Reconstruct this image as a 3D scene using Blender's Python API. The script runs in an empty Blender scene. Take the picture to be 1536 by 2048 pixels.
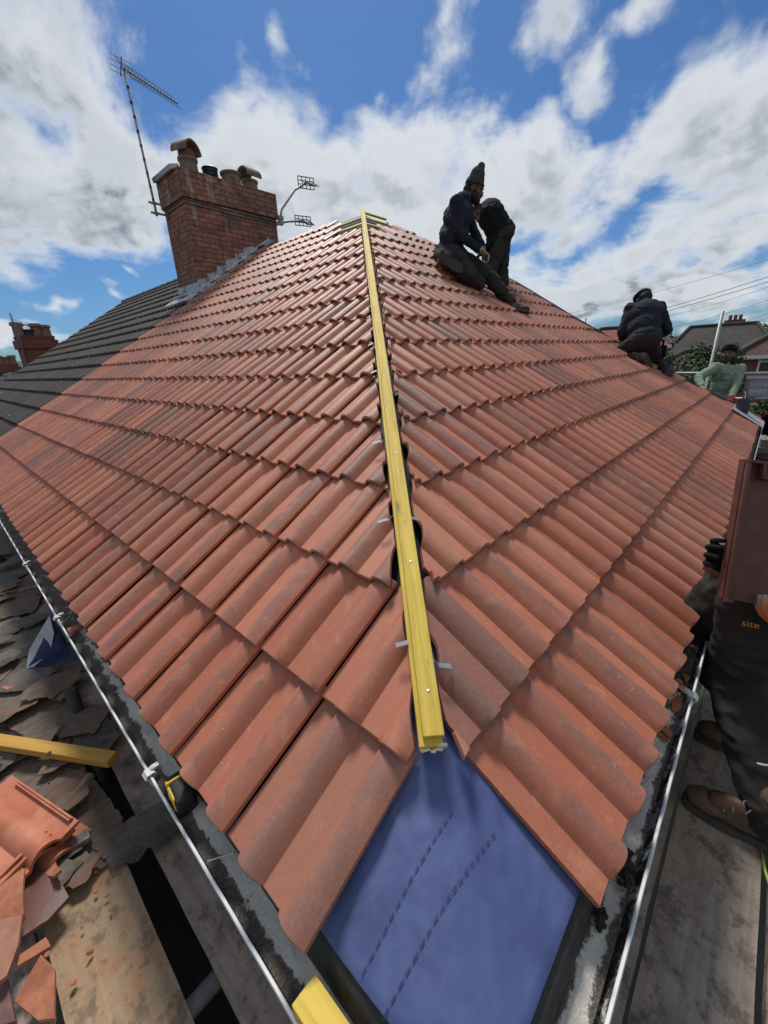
import bpy, bmesh, math, random
from mathutils import Vector, Matrix, noise, Euler
from mathutils.bvhtree import BVHTree
rad = math.radians
random.seed(7)
S = bpy.context.scene
COL = S.collection

# ------------------------------------------------------------------ camera
YAW, PITCH, ROLL, F = 0.75572, 0.35753, -0.045849, 811.84      # F in pixels of a 1536 x 2048 frame
CAM = Vector((-0.39597, -0.25454, 0.88775))
_d = Vector((math.cos(YAW)*math.cos(PITCH), math.sin(YAW)*math.cos(PITCH), -math.sin(PITCH)))
_r0 = Vector((math.sin(YAW), -math.cos(YAW), 0)); _u0 = _r0.cross(_d)
_r = math.cos(ROLL)*_r0 + math.sin(ROLL)*_u0
_u = -math.sin(ROLL)*_r0 + math.cos(ROLL)*_u0
cam = bpy.data.cameras.new('camera'); camo = bpy.data.objects.new('camera', cam); COL.objects.link(camo)
M = Matrix((_r, _u, -_d)).transposed().to_4x4(); M.translation = CAM
camo.matrix_world = M
cam.sensor_fit = 'VERTICAL'; cam.sensor_height = 24; cam.sensor_width = 18
cam.lens = 24*F/2048; cam.clip_start = 0.02; cam.clip_end = 8000
S.camera = camo
def ray(x, y): return _d + _r*((x-768)/F) - _u*((y-1024)/F)

# ------------------------------------------------------------------ light
SUN_AZ, SUN_EL = 52, 56
S.view_settings.view_transform = 'Standard'; S.view_settings.look = 'None'
S.view_settings.exposure = 0.5; S.view_settings.gamma = 1
sl = bpy.data.lights.new('sun', 'SUN'); so = bpy.data.objects.new('sun', sl); COL.objects.link(so)
sl.energy = 2.3; sl.angle = rad(13); sl.color = (1, .95, .87)
sd = Vector((math.cos(rad(SUN_AZ))*math.cos(rad(SUN_EL)), math.sin(rad(SUN_AZ))*math.cos(rad(SUN_EL)), math.sin(rad(SUN_EL))))
so.rotation_euler = sd.to_track_quat('Z', 'Y').to_euler()

class NT:
    def __init__(s, t): s.t = t
    def n(s, typ, **k):
        nd = s.t.nodes.new(typ)
        for a, v in k.items():
            if hasattr(nd, a): setattr(nd, a, v)
            else: s.set(nd, a, v)
        return nd
    def set(s, nd, name, v):
        sock = nd.inputs[name] if isinstance(name, int) else nd.inputs[name]
        s.inp(sock, v)
    def inp(s, sock, v):
        if isinstance(v, bpy.types.NodeSocket): s.t.links.new(v, sock)
        elif isinstance(v, bpy.types.Node): s.t.links.new(v.outputs[0], sock)
        else:
            if hasattr(sock, 'default_value'):
                dv = sock.default_value
                if hasattr(dv, '__len__') and not hasattr(v, '__len__'): v = (v,)*len(dv)
                if hasattr(dv, '__len__') and len(dv) == 4 and len(v) == 3: v = (*v, 1)
                sock.default_value = v
    def math(s, op, a, b=0.0, c=0.0, clamp=False):
        nd = s.t.nodes.new('ShaderNodeMath'); nd.operation = op; nd.use_clamp = clamp
        s.inp(nd.inputs[0], a); s.inp(nd.inputs[1], b); s.inp(nd.inputs[2], c); return nd.outputs[0]
    def vm(s, op, a, b=(0, 0, 0), sc=None):
        nd = s.t.nodes.new('ShaderNodeVectorMath'); nd.operation = op
        s.inp(nd.inputs[0], a); s.inp(nd.inputs[1], b)
        if sc is not None: s.inp(nd.inputs['Scale'], sc)
        return nd.outputs[1] if op in ('LENGTH', 'DOT_PRODUCT') else nd.outputs[0]
    def mix(s, f, a, b, typ='MIX'):
        nd = s.t.nodes.new('ShaderNodeMix'); nd.data_type = 'RGBA'; nd.blend_type = typ
        s.inp(nd.inputs[0], f); s.inp(nd.inputs[6], a); s.inp(nd.inputs[7], b); return nd.outputs[2]
    def ss(s, x, lo, hi):
        nd = s.t.nodes.new('ShaderNodeMapRange'); nd.interpolation_type = 'SMOOTHSTEP'
        s.inp(nd.inputs[0], x); s.inp(nd.inputs[1], lo); s.inp(nd.inputs[2], hi); return nd.outputs[0]
    def noise(s, vec, scale, detail=4, rough=.55, dist=0, color=False):
        nd = s.t.nodes.new('ShaderNodeTexNoise')
        if vec is not None: s.inp(nd.inputs['Vector'], vec)
        s.inp(nd.inputs['Scale'], scale); s.inp(nd.inputs['Detail'], detail); s.inp(nd.inputs['Roughness'], rough); s.inp(nd.inputs['Distortion'], dist)
        return nd.outputs[1 if color else 0]
    def map(s, vec, loc=(0, 0, 0), rot=(0, 0, 0), scale=(1, 1, 1), typ='POINT'):
        nd = s.t.nodes.new('ShaderNodeMapping'); nd.vector_type = typ
        s.inp(nd.inputs[0], vec); nd.inputs[1].default_value = loc; nd.inputs[2].default_value = rot; nd.inputs[3].default_value = scale
        return nd.outputs[0]

# ------------------------------------------------------------------ sky with clouds (world directions)
W = bpy.data.worlds.new('World'); S.world = W; W.use_nodes = True
W.node_tree.nodes.clear(); N = NT(W.node_tree)
# cloud masses: (pixel x, y of the direction, angular half width, half height, strength)
CLOUDS = [(10, 330, .34, .20, 1.0), (30, 120, .22, .26, .95), (190, 270, .18, .18, .9), (330, 330, .26, .13, .95), (470, 320, .22, .15, 1.0), (620, 320, .22, .12, .95), (810, 340, .20, .13, 1.0),
          (280, 455, .14, .06, .8), (440, 140, .07, .10, .66), (960, 380, .20, .12, 1.0), (1060, 300, .10, .08, .85), (1110, 400, .18, .10, 1.0), (700, 430, .4, .10, .95),
          (880, 70, .06, .13, .72), (1080, 20, .13, .09, .88), (1180, 120, .08, .08, .8), (1290, 0, .16, .05, .72), (1410, 140, .11, .14, .95), (1500, 250, .13, .15, 1.0),
          (1300, 300, .11, .06, .8), (1230, 350, .11, .05, .72), (1430, 420, .26, .09, 1.0), (1300, 500, .28, .09, 1.0), (1480, 500, .24, .09, 1.0), (1150, 580, .32, .09, 1.0), (1420, 600, .34, .09, 1.0),
          (1050, 530, .14, .09, .95), (535, 25, .04, .06, .55), (790, 155, .035, .045, .55), (90, 612, .12, .032, .85), (190, 605, .07, .032, .8), (250, 557, .03, .02, .75), (20, 670, .09, .04, .85)]
ng = bpy.data.node_groups.new('cloud_density', 'ShaderNodeTree')
ng.interface.new_socket('Vector', in_out='INPUT', socket_type='NodeSocketVector')
ng.interface.new_socket('Density', in_out='OUTPUT', socket_type='NodeSocketFloat')
G = NT(ng); gi = G.n('NodeGroupInput'); go = G.n('NodeGroupOutput')
v = gi.outputs[0]
wob = G.vm('SUBTRACT', G.noise(v, 3.0, 4, .62, 0, True), (.5, .5, .5))
v2 = G.vm('ADD', v, G.vm('SCALE', wob, sc=.26))
acc = None
for (x, y, a, b, st) in CLOUDS:
    c = ray(x, y).normalized()
    ax = c.cross(Vector((0, 0, 1))).normalized(); az = ax.cross(c)
    rot = Matrix((ax, c, az)).transposed().to_euler()
    m = G.map(v2, c, rot, (a, .6, b), 'TEXTURE')
    g = G.n('ShaderNodeTexGradient', gradient_type='SPHERICAL'); G.inp(g.inputs[0], m)
    w = G.math('MULTIPLY', G.math('POWER', g.outputs[1], .75), st)
    acc = w if acc is None else G.math('SMOOTH_MAX', acc, w, .12)
# billows: noise on the cloud layer seen in perspective
sx = G.n('ShaderNodeSeparateXYZ'); G.inp(sx.inputs[0], v)
zz = G.math('MAXIMUM', G.math('ADD', sx.outputs[2], .22), .05)
pl = G.vm('SCALE', v, sc=G.math('DIVIDE', 1.0, zz))
f1 = G.noise(pl, 2.0, 6, .58, .3)
f2 = G.noise(v, 6.0, 6, .60, .35)
fb = G.math('ADD', G.math('MULTIPLY', f1, .65), G.math('MULTIPLY', f2, .6))
dn = G.math('ADD', G.math('MULTIPLY', acc, .93), G.math('MULTIPLY', G.math('SUBTRACT', fb, .63), 2.3))
bk = G.ss(G.vm('DOT_PRODUCT', v, (math.cos(YAW), math.sin(YAW), -.25)), .15, -.45)      # out-of-frame cloud added behind and overhead for white fill light
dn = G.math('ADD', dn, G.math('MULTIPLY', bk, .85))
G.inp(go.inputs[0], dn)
tc = N.n('ShaderNodeTexCoord'); dirv = tc.outputs['Generated']
def dens(vec):
    g = N.n('ShaderNodeGroup'); g.node_tree = ng; N.inp(g.inputs[0], vec); return g.outputs[0]
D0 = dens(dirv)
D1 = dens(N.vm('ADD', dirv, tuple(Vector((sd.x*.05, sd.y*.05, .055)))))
sky = N.n('ShaderNodeTexSky', sky_type='NISHITA', sun_disc=False)
sky.sun_elevation = rad(SUN_EL); sky.sun_rotation = rad(90-SUN_AZ); sky.air_density = 1.0; sky.dust_density = .6; sky.ozone_density = 2.2
cov = N.math('POWER', N.ss(D0, .22, .70), .9)
thick = N.ss(D0, .46, .86)
lit = N.ss(N.math('SUBTRACT', D0, D1), -.16, .22)
soft = N.ss(N.noise(N.vm('ADD', dirv, (0, 0, .3)), 2.6, 3, .5, .3), .32, .60)
shade = N.math('MULTIPLY', thick, N.math('MULTIPLY', N.math('ADD', .50, N.math('MULTIPLY', soft, .60)), N.math('SUBTRACT', 1.0, N.math('MULTIPLY', lit, .75))), clamp=True)
cloudc = N.mix(shade, (5.4, 5.65, 5.85), (.92, 1.22, 1.65))
skyc = N.mix(1.0, sky.outputs[0], (.235, .385, .565), 'MULTIPLY')
out = N.mix(N.math('MULTIPLY', cov, .96), skyc, cloudc)
bg = N.n('ShaderNodeBackground'); N.inp(bg.inputs[0], out); bg.inputs[1].default_value = 0.1
wo = N.n('ShaderNodeOutputWorld'); N.inp(wo.inputs[0], bg.outputs[0])

# ------------------------------------------------------------------ geometry of the place
RP, GA, YE = 0.55507, 0.34565, -0.20485         # roof pitch, gauge, tail line of the eaves course
T, CP, SP = math.tan(RP), math.cos(RP), math.sin(RP)
APEX = 4.75
DECK = -0.65; GROUND = -5.6
def plane(px, py, n, c):
    v = ray(px, py); n = Vector(n); return CAM + v*((c - CAM.dot(n))/v.dot(n))
def onR(x, y, h=0): return plane(x, y, (0, -T, 1), h)
def onL(x, y, h=0): return plane(x, y, (-T, 0, 1), h)
def onZ(x, y, z): return plane(x, y, (0, 0, 1), z)
def onY(x, y, c): return plane(x, y, (0, 1, 0), c)
def onX(x, y, c): return plane(x, y, (1, 0, 0), c)
def at(x, y, dep): return CAM + ray(x, y)*dep

# ------------------------------------------------------------------ helpers
def meta(o, label=None, cat=None, group=None, kind=None):
    if label: o['label'] = label
    if cat: o['category'] = cat
    if group: o['group'] = group
    if kind: o['kind'] = kind
    return o
def thing(name, label, cat, loc, group=None):
    o = bpy.data.objects.new(name, None); COL.objects.link(o); o.location = loc; o.empty_display_size = .1
    return meta(o, label, cat, group)
def root(o):
    while o.parent: o = o.parent
    return o
def finish(me, mat, smooth=None):
    if mat: me.materials.append(mat)
    if smooth is not None:
        for p in me.polygons: p.use_smooth = True
        if smooth < 179: me.set_sharp_from_angle(angle=rad(smooth))
def obj(name, geo, mat, parent=None, smooth=None, label=None, base=None):
    """geo: bmesh or mesh in world coordinates -> one object"""
    if isinstance(geo, bmesh.types.BMesh):
        bmesh.ops.recalc_face_normals(geo, faces=geo.faces)
        me = bpy.data.meshes.new(name); geo.to_mesh(me); geo.free()
    else: me = geo; me.name = name
    finish(me, mat, smooth)
    o = bpy.data.objects.new(name, me); COL.objects.link(o)
    if parent is not None:
        me.transform(Matrix.Translation(-Vector(root(parent).location))); o.parent = parent
    elif base is not None:
        me.transform(Matrix.Translation(-Vector(base))); o.location = base
    if label: o['label'] = label
    return o
def BM(): return bmesh.new()
def frame(d, up=(0, 0, 1)):
    d = Vector(d).normalized(); up = Vector(up)
    if abs(d.dot(up)) > .98*up.length: up = Vector((1, 0, 0))
    x = up.cross(d).normalized(); y = d.cross(x)
    return x, y, d
def box(bm, c, size, mat3=None, bev=0.0):
    """box centred at c; mat3 columns are its axes"""
    tmp = bmesh.new(); bmesh.ops.create_cube(tmp, size=1)
    for v in tmp.verts: v.co = Vector((v.co.x*size[0], v.co.y*size[1], v.co.z*size[2]))
    if bev: bmesh.ops.bevel(tmp, geom=list(tmp.edges), offset=bev, segments=2, affect='EDGES', profile=.6)
    R = mat3.to_4x4() if mat3 else Matrix.Identity(4); R.translation = Vector(c)
    tmp.transform(R); add(bm, tmp)
def add(bm, tmp):
    me = bpy.data.meshes.new('t'); tmp.to_mesh(me); tmp.free(); bm.from_mesh(me); bpy.data.meshes.remove(me)
def axes(x, y, z): return Matrix((x, y, z)).transposed()
def bar(bm, p, q, w, h, up=(0, 0, 1), bev=0.0):
    p, q = Vector(p), Vector(q); x, y, d = frame(q-p, up)
    box(bm, (p+q)/2, (w, h, (q-p).length), axes(x, y, d), bev)
def lathe(bm, p, q, prof, seg=24, up=(0, 0, 1)):
    """prof: list of (t 0..1 along p->q, radius)"""
    p, q = Vector(p), Vector(q); x, y, d = frame(q-p, up); L = (q-p)
    rings = []
    for (t, r) in prof:
        c = p + L*t
        rings.append([bm.verts.new(c + x*(r*math.cos(2*math.pi*i/seg)) + y*(r*math.sin(2*math.pi*i/seg))) for i in range(seg)])
    for a, b in zip(rings, rings[1:]):
        for i in range(seg): bm.faces.new((a[i], a[(i+1) % seg], b[(i+1) % seg], b[i]))
    bm.faces.new(rings[0][::-1]); bm.faces.new(rings[-1])
def tube(bm, pts, r, seg=8, caps=True):
    pts = [Vector(p) for p in pts]; rings = []; xp = None
    for i, p in enumerate(pts):
        d = (pts[min(i+1, len(pts)-1)] - pts[max(i-1, 0)]).normalized()
        if xp is None: x, y, _ = frame(d)
        else:
            x = (xp - d*xp.dot(d)).normalized(); y = d.cross(x)
        xp = x
        rr = r[i] if hasattr(r, '__len__') else r
        rings.append([bm.verts.new(p + x*(rr*math.cos(2*math.pi*k/seg)) + y*(rr*math.sin(2*math.pi*k/seg))) for k in range(seg)])
    for a, b in zip(rings, rings[1:]):
        for i in range(seg): bm.faces.new((a[i], a[(i+1) % seg], b[(i+1) % seg], b[i]))
    if caps: bm.faces.new(rings[0][::-1]); bm.faces.new(rings[-1])
def slab(bm, pts, thick, n=None):
    """closed polygon pts extruded by thick along -n"""
    pts = [Vector(p) for p in pts]
    if n is None:
        n = (pts[1]-pts[0]).cross(pts[2]-pts[0]).normalized()
        if n.z < 0: n = -n
    n = Vector(n)
    a = [bm.verts.new(p) for p in pts]; b = [bm.verts.new(p - n*thick) for p in pts]
    bm.faces.new(a); bm.faces.new(b[::-1]); k = len(pts)
    for i in range(k): bm.faces.new((a[i], a[(i+1) % k], b[(i+1) % k], b[i]))
def uvm(me, rotate=False):
    """UVs in metres by dominant normal"""
    ul = me.uv_layers.new(name='UVMap') if not me.uv_layers else me.uv_layers[0]
    for p in me.polygons:
        n = p.normal; a = max(range(3), key=lambda i: abs(n[i]))
        for li in p.loop_indices:
            c = me.vertices[me.loops[li].vertex_index].co
            ul.data[li].uv = (c.y, c.z) if a == 0 else (c.x, c.z) if a == 1 else (c.x, c.y)
def nz(p, s, o=0): return noise.noise(Vector(p)*s + Vector((o, o*1.7, o*.3)))

# organic bodies: union of capsules and ellipsoids, voxel remeshed to one skin
def cap(bm, p, q, r0, r1, seg=14):
    p, q = Vector(p), Vector(q); x, y, d = frame(q-p if (q-p).length > 1e-6 else Vector((0, 0, 1))); rings = []
    for (c, r, sg) in ((p, r0, -1), (q, r1, 1)):
        angs = [-80, -50, -22, 0] if sg < 0 else [0, 22, 50, 80]
        for a in angs:
            rr, hh = r*math.cos(rad(a)), r*math.sin(rad(a))
            rings.append([bm.verts.new(c + d*hh + x*(rr*math.cos(2*math.pi*i/seg)) + y*(rr*math.sin(2*math.pi*i/seg))) for i in range(seg)])
    for a, b in zip(rings, rings[1:]):
        for i in range(seg): bm.faces.new((a[i], a[(i+1) % seg], b[(i+1) % seg], b[i]))
    bm.faces.new(rings[0][::-1]); bm.faces.new(rings[-1])
def ell(bm, c, r, m3=None):
    tmp = bmesh.new(); bmesh.ops.create_uvsphere(tmp, u_segments=20, v_segments=14, radius=1)
    for v in tmp.verts: v.co = Vector((v.co.x*r[0], v.co.y*r[1], v.co.z*r[2]))
    R = m3.to_4x4() if m3 else Matrix.Identity(4); R.translation = Vector(c)
    tmp.transform(R); add(bm, tmp)
def remesh(bm, vox, smooth=4, fold=0, fs=9, seed=0):
    bmesh.ops.recalc_face_normals(bm, faces=bm.faces)
    me = bpy.data.meshes.new('rm'); bm.to_mesh(me); bm.free()
    o = bpy.data.objects.new('rm', me); COL.objects.link(o)
    m = o.modifiers.new('r', 'REMESH'); m.mode = 'VOXEL'; m.voxel_size = vox
    if smooth: m = o.modifiers.new('s', 'SMOOTH'); m.iterations = smooth; m.factor = .5
    dg = bpy.context.evaluated_depsgraph_get(); ev = o.evaluated_get(dg)
    res = bpy.data.meshes.new_from_object(ev)
    bpy.data.objects.remove(o); bpy.data.meshes.remove(me)
    if fold:
        ns = [v.normal.copy() for v in res.vertices]
        for v, n in zip(res.vertices, ns):
            c = v.co
            w = noise.noise(Vector((c.x, c.y, c.z*1.7))*fs + Vector((seed, 0, 0)))
            w2 = noise.noise(Vector((c.x*1.4+c.z*.6, c.y*1.2-c.z*.7, c.z*1.5))*fs*2.3 + Vector((seed+5, 3, 0)))
            v.co = c + n*fold*((1-abs(w)*2.2)*.8 + w2*.5 - .4)
    return res

# ------------------------------------------------------------------ materials
MATS = {}
def mat(name, fn):
    if name in MATS: return MATS[name]
    m = bpy.data.materials.new(name); m.use_nodes = True; t = m.node_tree; t.nodes.clear()
    g = NT(t); b = g.n('ShaderNodeBsdfPrincipled'); o = g.n('ShaderNodeOutputMaterial'); g.inp(o.inputs[0], b.outputs[0])
    fn(g, b); MATS[name] = m; return m
def ob(g): return g.n('ShaderNodeTexCoord').outputs['Object']
def bump(g, b, h, strength=.4, dist=.005):
    n = g.n('ShaderNodeBump'); n.inputs['Strength'].default_value = strength; n.inputs['Distance'].default_value = dist
    g.inp(n.inputs['Height'], h); g.inp(b.inputs['Normal'], n.outputs[0])
def simple(name, c1, c2, scale=20, rough=.7, metal=0, bs=.3, bd=.002, bscale=None, stretch=(1, 1, 1), spec=.5, c3=None, s3=3):
    def fn(g, b):
        v = g.map(ob(g), scale=stretch)
        f = g.noise(v, scale, 6, .6)
        c = g.mix(g.ss(f, .32, .68), c1, c2)
        if c3: c = g.mix(g.ss(g.noise(v, s3, 5, .6), .48, .66), c, c3)
        g.inp(b.inputs['Base Color'], c); b.inputs['Roughness'].default_value = rough; b.inputs['Metallic'].default_value = metal
        b.inputs['Specular IOR Level'].default_value = spec
        if bs: bump(g, b, g.noise(v, bscale or scale*4, 5, .6), bs, bd)
    return mat(name, fn)
def tile_fn(cols, lite, flash, rough=.5):
    def fn(g, b):
        uv = g.n('ShaderNodeUVMap').outputs[0]
        rn = g.n('ShaderNodeAttribute', attribute_name='rnd').outputs['Fac']
        hg = g.n('ShaderNodeAttribute', attribute_name='hgt').outputs['Fac']
        p = ob(g)
        off = g.n('ShaderNodeCombineXYZ'); g.inp(off.inputs[0], g.math('MULTIPLY', rn, 37.0)); g.inp(off.inputs[1], g.math('MULTIPLY', rn, 91.0))
        tl = g.vm('ADD', uv, off.outputs[0])
        c = g.mix(g.ss(rn, 0.0, 1.0), cols[0], cols[1])
        big = g.noise(g.map(tl, scale=(1.5, .8, 1)), 3.4, 6, .62, .5)
        m = g.math('ADD', g.math('MULTIPLY', hg, .36), g.math('MULTIPLY', big, .72))
        m = g.math('ADD', m, g.math('MULTIPLY', g.math('SUBTRACT', g.math('FRACT', g.math('MULTIPLY', rn, 7.31)), .5), .26))
        c = g.mix(g.math('MULTIPLY', g.ss(m, .48, .84), flash), c, cols[2])
        c = g.mix(g.math('MULTIPLY', g.ss(g.noise(tl, 5.1, 3, .5, .6), .55, .74), .5), c, lite)
        odd = g.ss(g.math('FRACT', g.math('MULTIPLY', rn, 13.7)), .90, .97)
        c = g.mix(g.math('MULTIPLY', odd, .6), c, cols[2])
        pal = g.ss(g.math('FRACT', g.math('MULTIPLY', rn, 29.3)), .78, .95)
        c = g.mix(g.math('MULTIPLY', pal, .45), c, lite)
        fine = g.noise(p, 140, 6, .7)
        c = g.mix(g.math('MULTIPLY', g.ss(fine, .42, .75), .22), c, (.52, .34, .27))
        # pale scuffs along the tile, few and short
        sc = g.noise(g.map(tl, scale=(6, 60, 1), rot=(0, 0, .5)), 1.0, 3, .6, 1.5)
        sm = g.noise(tl, 2.3, 3, .6)
        c = g.mix(g.math('MULTIPLY', g.math('MULTIPLY', g.ss(sc, .60, .70), g.ss(sm, .52, .64)), .45), c, (.58, .40, .32))
        dots = g.noise(p, 55, 2, .5)
        c = g.mix(g.math('MULTIPLY', g.ss(dots, .755, .79), .6), c, (.66, .42, .32))
        g.inp(b.inputs['Base Color'], c)
        g.inp(b.inputs['Roughness'], g.math('ADD', rough, g.math('MULTIPLY', big, .16)))
        b.inputs['Specular IOR Level'].default_value = .5
        bump(g, b, g.math('ADD', g.noise(p, 260, 3, .7), g.math('MULTIPLY', g.noise(p, 22, 3, .5), 1.2)), .24, .003)
    return fn
M_TILE = mat('terracotta_tile', tile_fn([(.41, .132, .070), (.50, .182, .104), (.190, .100, .082)], (.56, .24, .14), .78, .46))
M_OLD = mat('old_concrete_tile', tile_fn([(.030, .028, .027), (.045, .041, .038), (.018, .017, .017)], (.075, .068, .058), .6, .75))
M_CLAY = simple('raw_clay', (.50, .165, .085), (.42, .13, .066), 14, .7, bs=.2, c3=(.56, .22, .13), s3=5)
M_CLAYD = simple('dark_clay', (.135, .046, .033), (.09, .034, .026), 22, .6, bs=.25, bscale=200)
M_CLAYC = simple('cut_clay', (.44, .17, .09), (.33, .115, .062), 40, .85, bs=.4)
def timber(name, a, b_, dark, axis=0):
    def fn(g, b):
        st = [14, 14, 14]; st[axis] = .8
        uv = g.n('ShaderNodeUVMap').outputs[0]
        v = g.map(uv, scale=(1.6, 26, 1))
        w = g.noise(v, 1.6, 7, .6, .6)
        c = g.mix(g.ss(w, .3, .72), a, b_)
        kn = g.n('ShaderNodeTexVoronoi'); g.inp(kn.inputs[0], g.map(uv, scale=(3.3, 14, 1))); kn.inputs['Scale'].default_value = 1.0
        c = g.mix(g.math('MULTIPLY', g.ss(kn.outputs[0], .17, .06), .75), c, dark)
        sp = g.noise(g.map(uv, scale=(30, 70, 1)), 1, 3, .6)
        c = g.mix(g.math('MULTIPLY', g.ss(sp, .62, .75), .55), c, dark)
        c = g.mix(g.math('MULTIPLY', g.ss(g.noise(uv, 4, 4, .6), .5, .7), .35), c, (a[0]*.7, a[1]*.72, a[2]*1.1))
        g.inp(b.inputs['Base Color'], c); b.inputs['Roughness'].default_value = .72
        bump(g, b, w, .35, .002)
    return mat(name, fn)
M_YEL = timber('yellow_treated_timber', (.76, .55, .085), (.52, .35, .045), (.20, .13, .03))
M_YELD = timber('dirty_yellow_timber', (.56, .32, .05), (.44, .24, .045), (.20, .11, .03))
M_UNDER = None
def under_fn(g, b):
    p = ob(g)
    wv = g.n('ShaderNodeTexWave', wave_type='BANDS', bands_direction='DIAGONAL'); g.inp(wv.inputs[0], g.map(p, rot=(0, 0, .8))); wv.inputs['Scale'].default_value = 160; wv.inputs['Distortion'].default_value = 1.5; wv.inputs['Detail'].default_value = 2
    n1 = g.noise(p, 9, 5, .6, .5); n2 = g.noise(p, 60, 4, .7)
    c = g.mix(g.ss(n1, .3, .7), (.058, .086, .225), (.086, .122, .285))
    c = g.mix(g.math('MULTIPLY', g.ss(n2, .4, .75), .3), c, (.11, .12, .26))
    c = g.mix(g.math('MULTIPLY', wv.outputs[1], .10), c, (.11, .14, .36))
    rub = g.noise(g.map(p, rot=(0, 0, .7), scale=(2, 14, 2)), 2.0, 5, .65, 1)
    c = g.mix(g.math('MULTIPLY', g.ss(rub, .58, .74), .35), c, (.20, .19, .28))
    g.inp(b.inputs['Base Color'], c); b.inputs['Roughness'].default_value = .62
    bump(g, b, g.math('ADD', wv.outputs[1], g.math('MULTIPLY', n1, 3.0)), .25, .0025)
M_UNDER = mat('blue_underlay', under_fn)
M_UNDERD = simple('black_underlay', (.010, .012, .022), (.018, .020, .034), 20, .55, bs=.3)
M_DASH = simple('underlay_print', (.030, .036, .095), (.042, .052, .13), 80, .6, bs=0)
M_FELTW = simple('pale_membrane', (.42, .44, .50), (.34, .36, .44), 12, .8)
M_DPC = simple('black_felt_strip', (.016, .016, .016), (.035, .034, .032), 25, .6, bs=.6, bd=.003)
def pvc_fn(g, b):
    p = ob(g)
    uv = g.n('ShaderNodeUVMap').outputs[0]; s = g.n('ShaderNodeSeparateXYZ'); g.inp(s.inputs[0], uv)
    n1 = g.noise(p, 26, 8, .68); n2 = g.noise(p, 90, 6, .75); n3 = g.noise(p, 5, 4, .6)
    inside = g.ss(g.math('ABSOLUTE', g.math('SUBTRACT', s.outputs[0], .5)), .445, .41)   # 1 in the channel, 0 on the lips and the outside
    dirt = g.math('ADD', g.math('MULTIPLY', n1, .55), g.math('ADD', g.math('MULTIPLY', n2, .35), g.math('MULTIPLY', n3, .3)))
    white = g.mix(g.ss(n2, .4, .7), (.62, .63, .61), (.42, .42, .38))
    dm = g.ss(dirt, .53, .62)
    ci = g.mix(dm, white, (.060, .050, .040))
    co = g.mix(g.math('MULTIPLY', g.ss(dirt, .60, .75), .6), (.70, .72, .73), (.30, .28, .25))
    g.inp(b.inputs['Base Color'], g.mix(inside, co, ci)); g.inp(b.inputs['Roughness'], g.math('ADD', .55, g.math('MULTIPLY', dm, .35)))
    bump(g, b, n2, .4, .003)
M_PVC = mat('grimy_white_pvc', pvc_fn)
M_WPVC = simple('white_pvc', (.68, .70, .70), (.56, .57, .56), 30, .4, bs=.1, c3=(.40, .38, .34), s3=40)
def dirt_fn(g, b):
    p = ob(g)
    n1 = g.noise(p, 14, 8, .7, .3); n2 = g.noise(p, 170, 5, .8); n3 = g.noise(p, 60, 6, .7)
    c = g.mix(g.ss(n2, .35, .7), (.090, .078, .066), (.26, .22, .185))
    lich = g.math('ADD', g.math('MULTIPLY', n1, .7), g.math('MULTIPLY', n3, .45))
    pat = g.n('ShaderNodeAttribute', attribute_name='lich').outputs['Fac']
    c = g.mix(g.math('MULTIPLY', g.ss(g.math('ADD', lich, g.math('MULTIPLY', pat, .40)), .66, .76), .97), c, g.mix(g.ss(n2, .4, .6), (.92, .88, .80), (.78, .73, .64)))
    c = g.mix(g.math('MULTIPLY', g.ss(g.noise(p, 40, 4, .6), .66, .72), .55), c, (.22, .08, .045))
    g.inp(b.inputs['Base Color'], c); b.inputs['Roughness'].default_value = .95
    bump(g, b, g.math('ADD', n2, n3), .9, .008)
M_DIRT = mat('gutter_silt', dirt_fn)
def board_fn(c1, c2, c3, blot):
    def fn(g, b):
        p = g.n('ShaderNodeUVMap').outputs[0]; q = ob(g)
        v = g.map(p, scale=(1.2, 20, 1))
        w = g.noise(v, 2.2, 8, .65, .5)
        c = g.mix(g.ss(w, .3, .7), c1, c2)
        n1 = g.noise(q, 5.5, 7, .65, .5)
        c = g.mix(g.math('MULTIPLY', g.ss(n1, .46, .64), .8), c, c3)
        n2 = g.noise(q, 16, 6, .7)
        c = g.mix(g.math('MULTIPLY', g.ss(n2, .50, .66), .75), c, blot)
        c = g.mix(g.math('MULTIPLY', g.ss(g.noise(q, 42, 5, .7), .57, .68), .55), c, blot)
        n4 = g.noise(q, 180, 3, .7)
        c = g.mix(g.math('MULTIPLY', g.ss(n4, .5, .8), .3), c, (.30, .25, .20))
        g.inp(b.inputs['Base Color'], c); b.inputs['Roughness'].default_value = .88
        bump(g, b, g.math('ADD', w, g.math('MULTIPLY', g.noise(q, 70, 5, .7), .7)), .6, .004)
    return fn
M_BOARD = mat('weathered_board', board_fn((.26, .21, .168), (.37, .305, .25), (.19, .152, .122), (.075, .060, .050)))
M_BOARDL = mat('ochre_dirty_board', board_fn((.40, .28, .17), (.31, .215, .13), (.36, .175, .09), (.13, .09, .064)))
M_FELT = simple('torn_felt', (.105, .078, .061), (.175, .132, .10), 16, .9, bs=.7, bd=.004, bscale=70, stretch=(1, 2.2, 1), c3=(.18, .105, .065), s3=4)
M_FELT2 = simple('grey_felt', (.095, .083, .072), (.155, .137, .118), 16, .9, bs=.7, bd=.004, bscale=70, c3=(.065, .055, .048), s3=5)
M_OLDWOOD = simple('old_grey_wood', (.16, .135, .105), (.08, .065, .05), 8, .9, bs=.6, stretch=(1, 1, 1), c3=(.30, .27, .23), s3=14)
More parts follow.
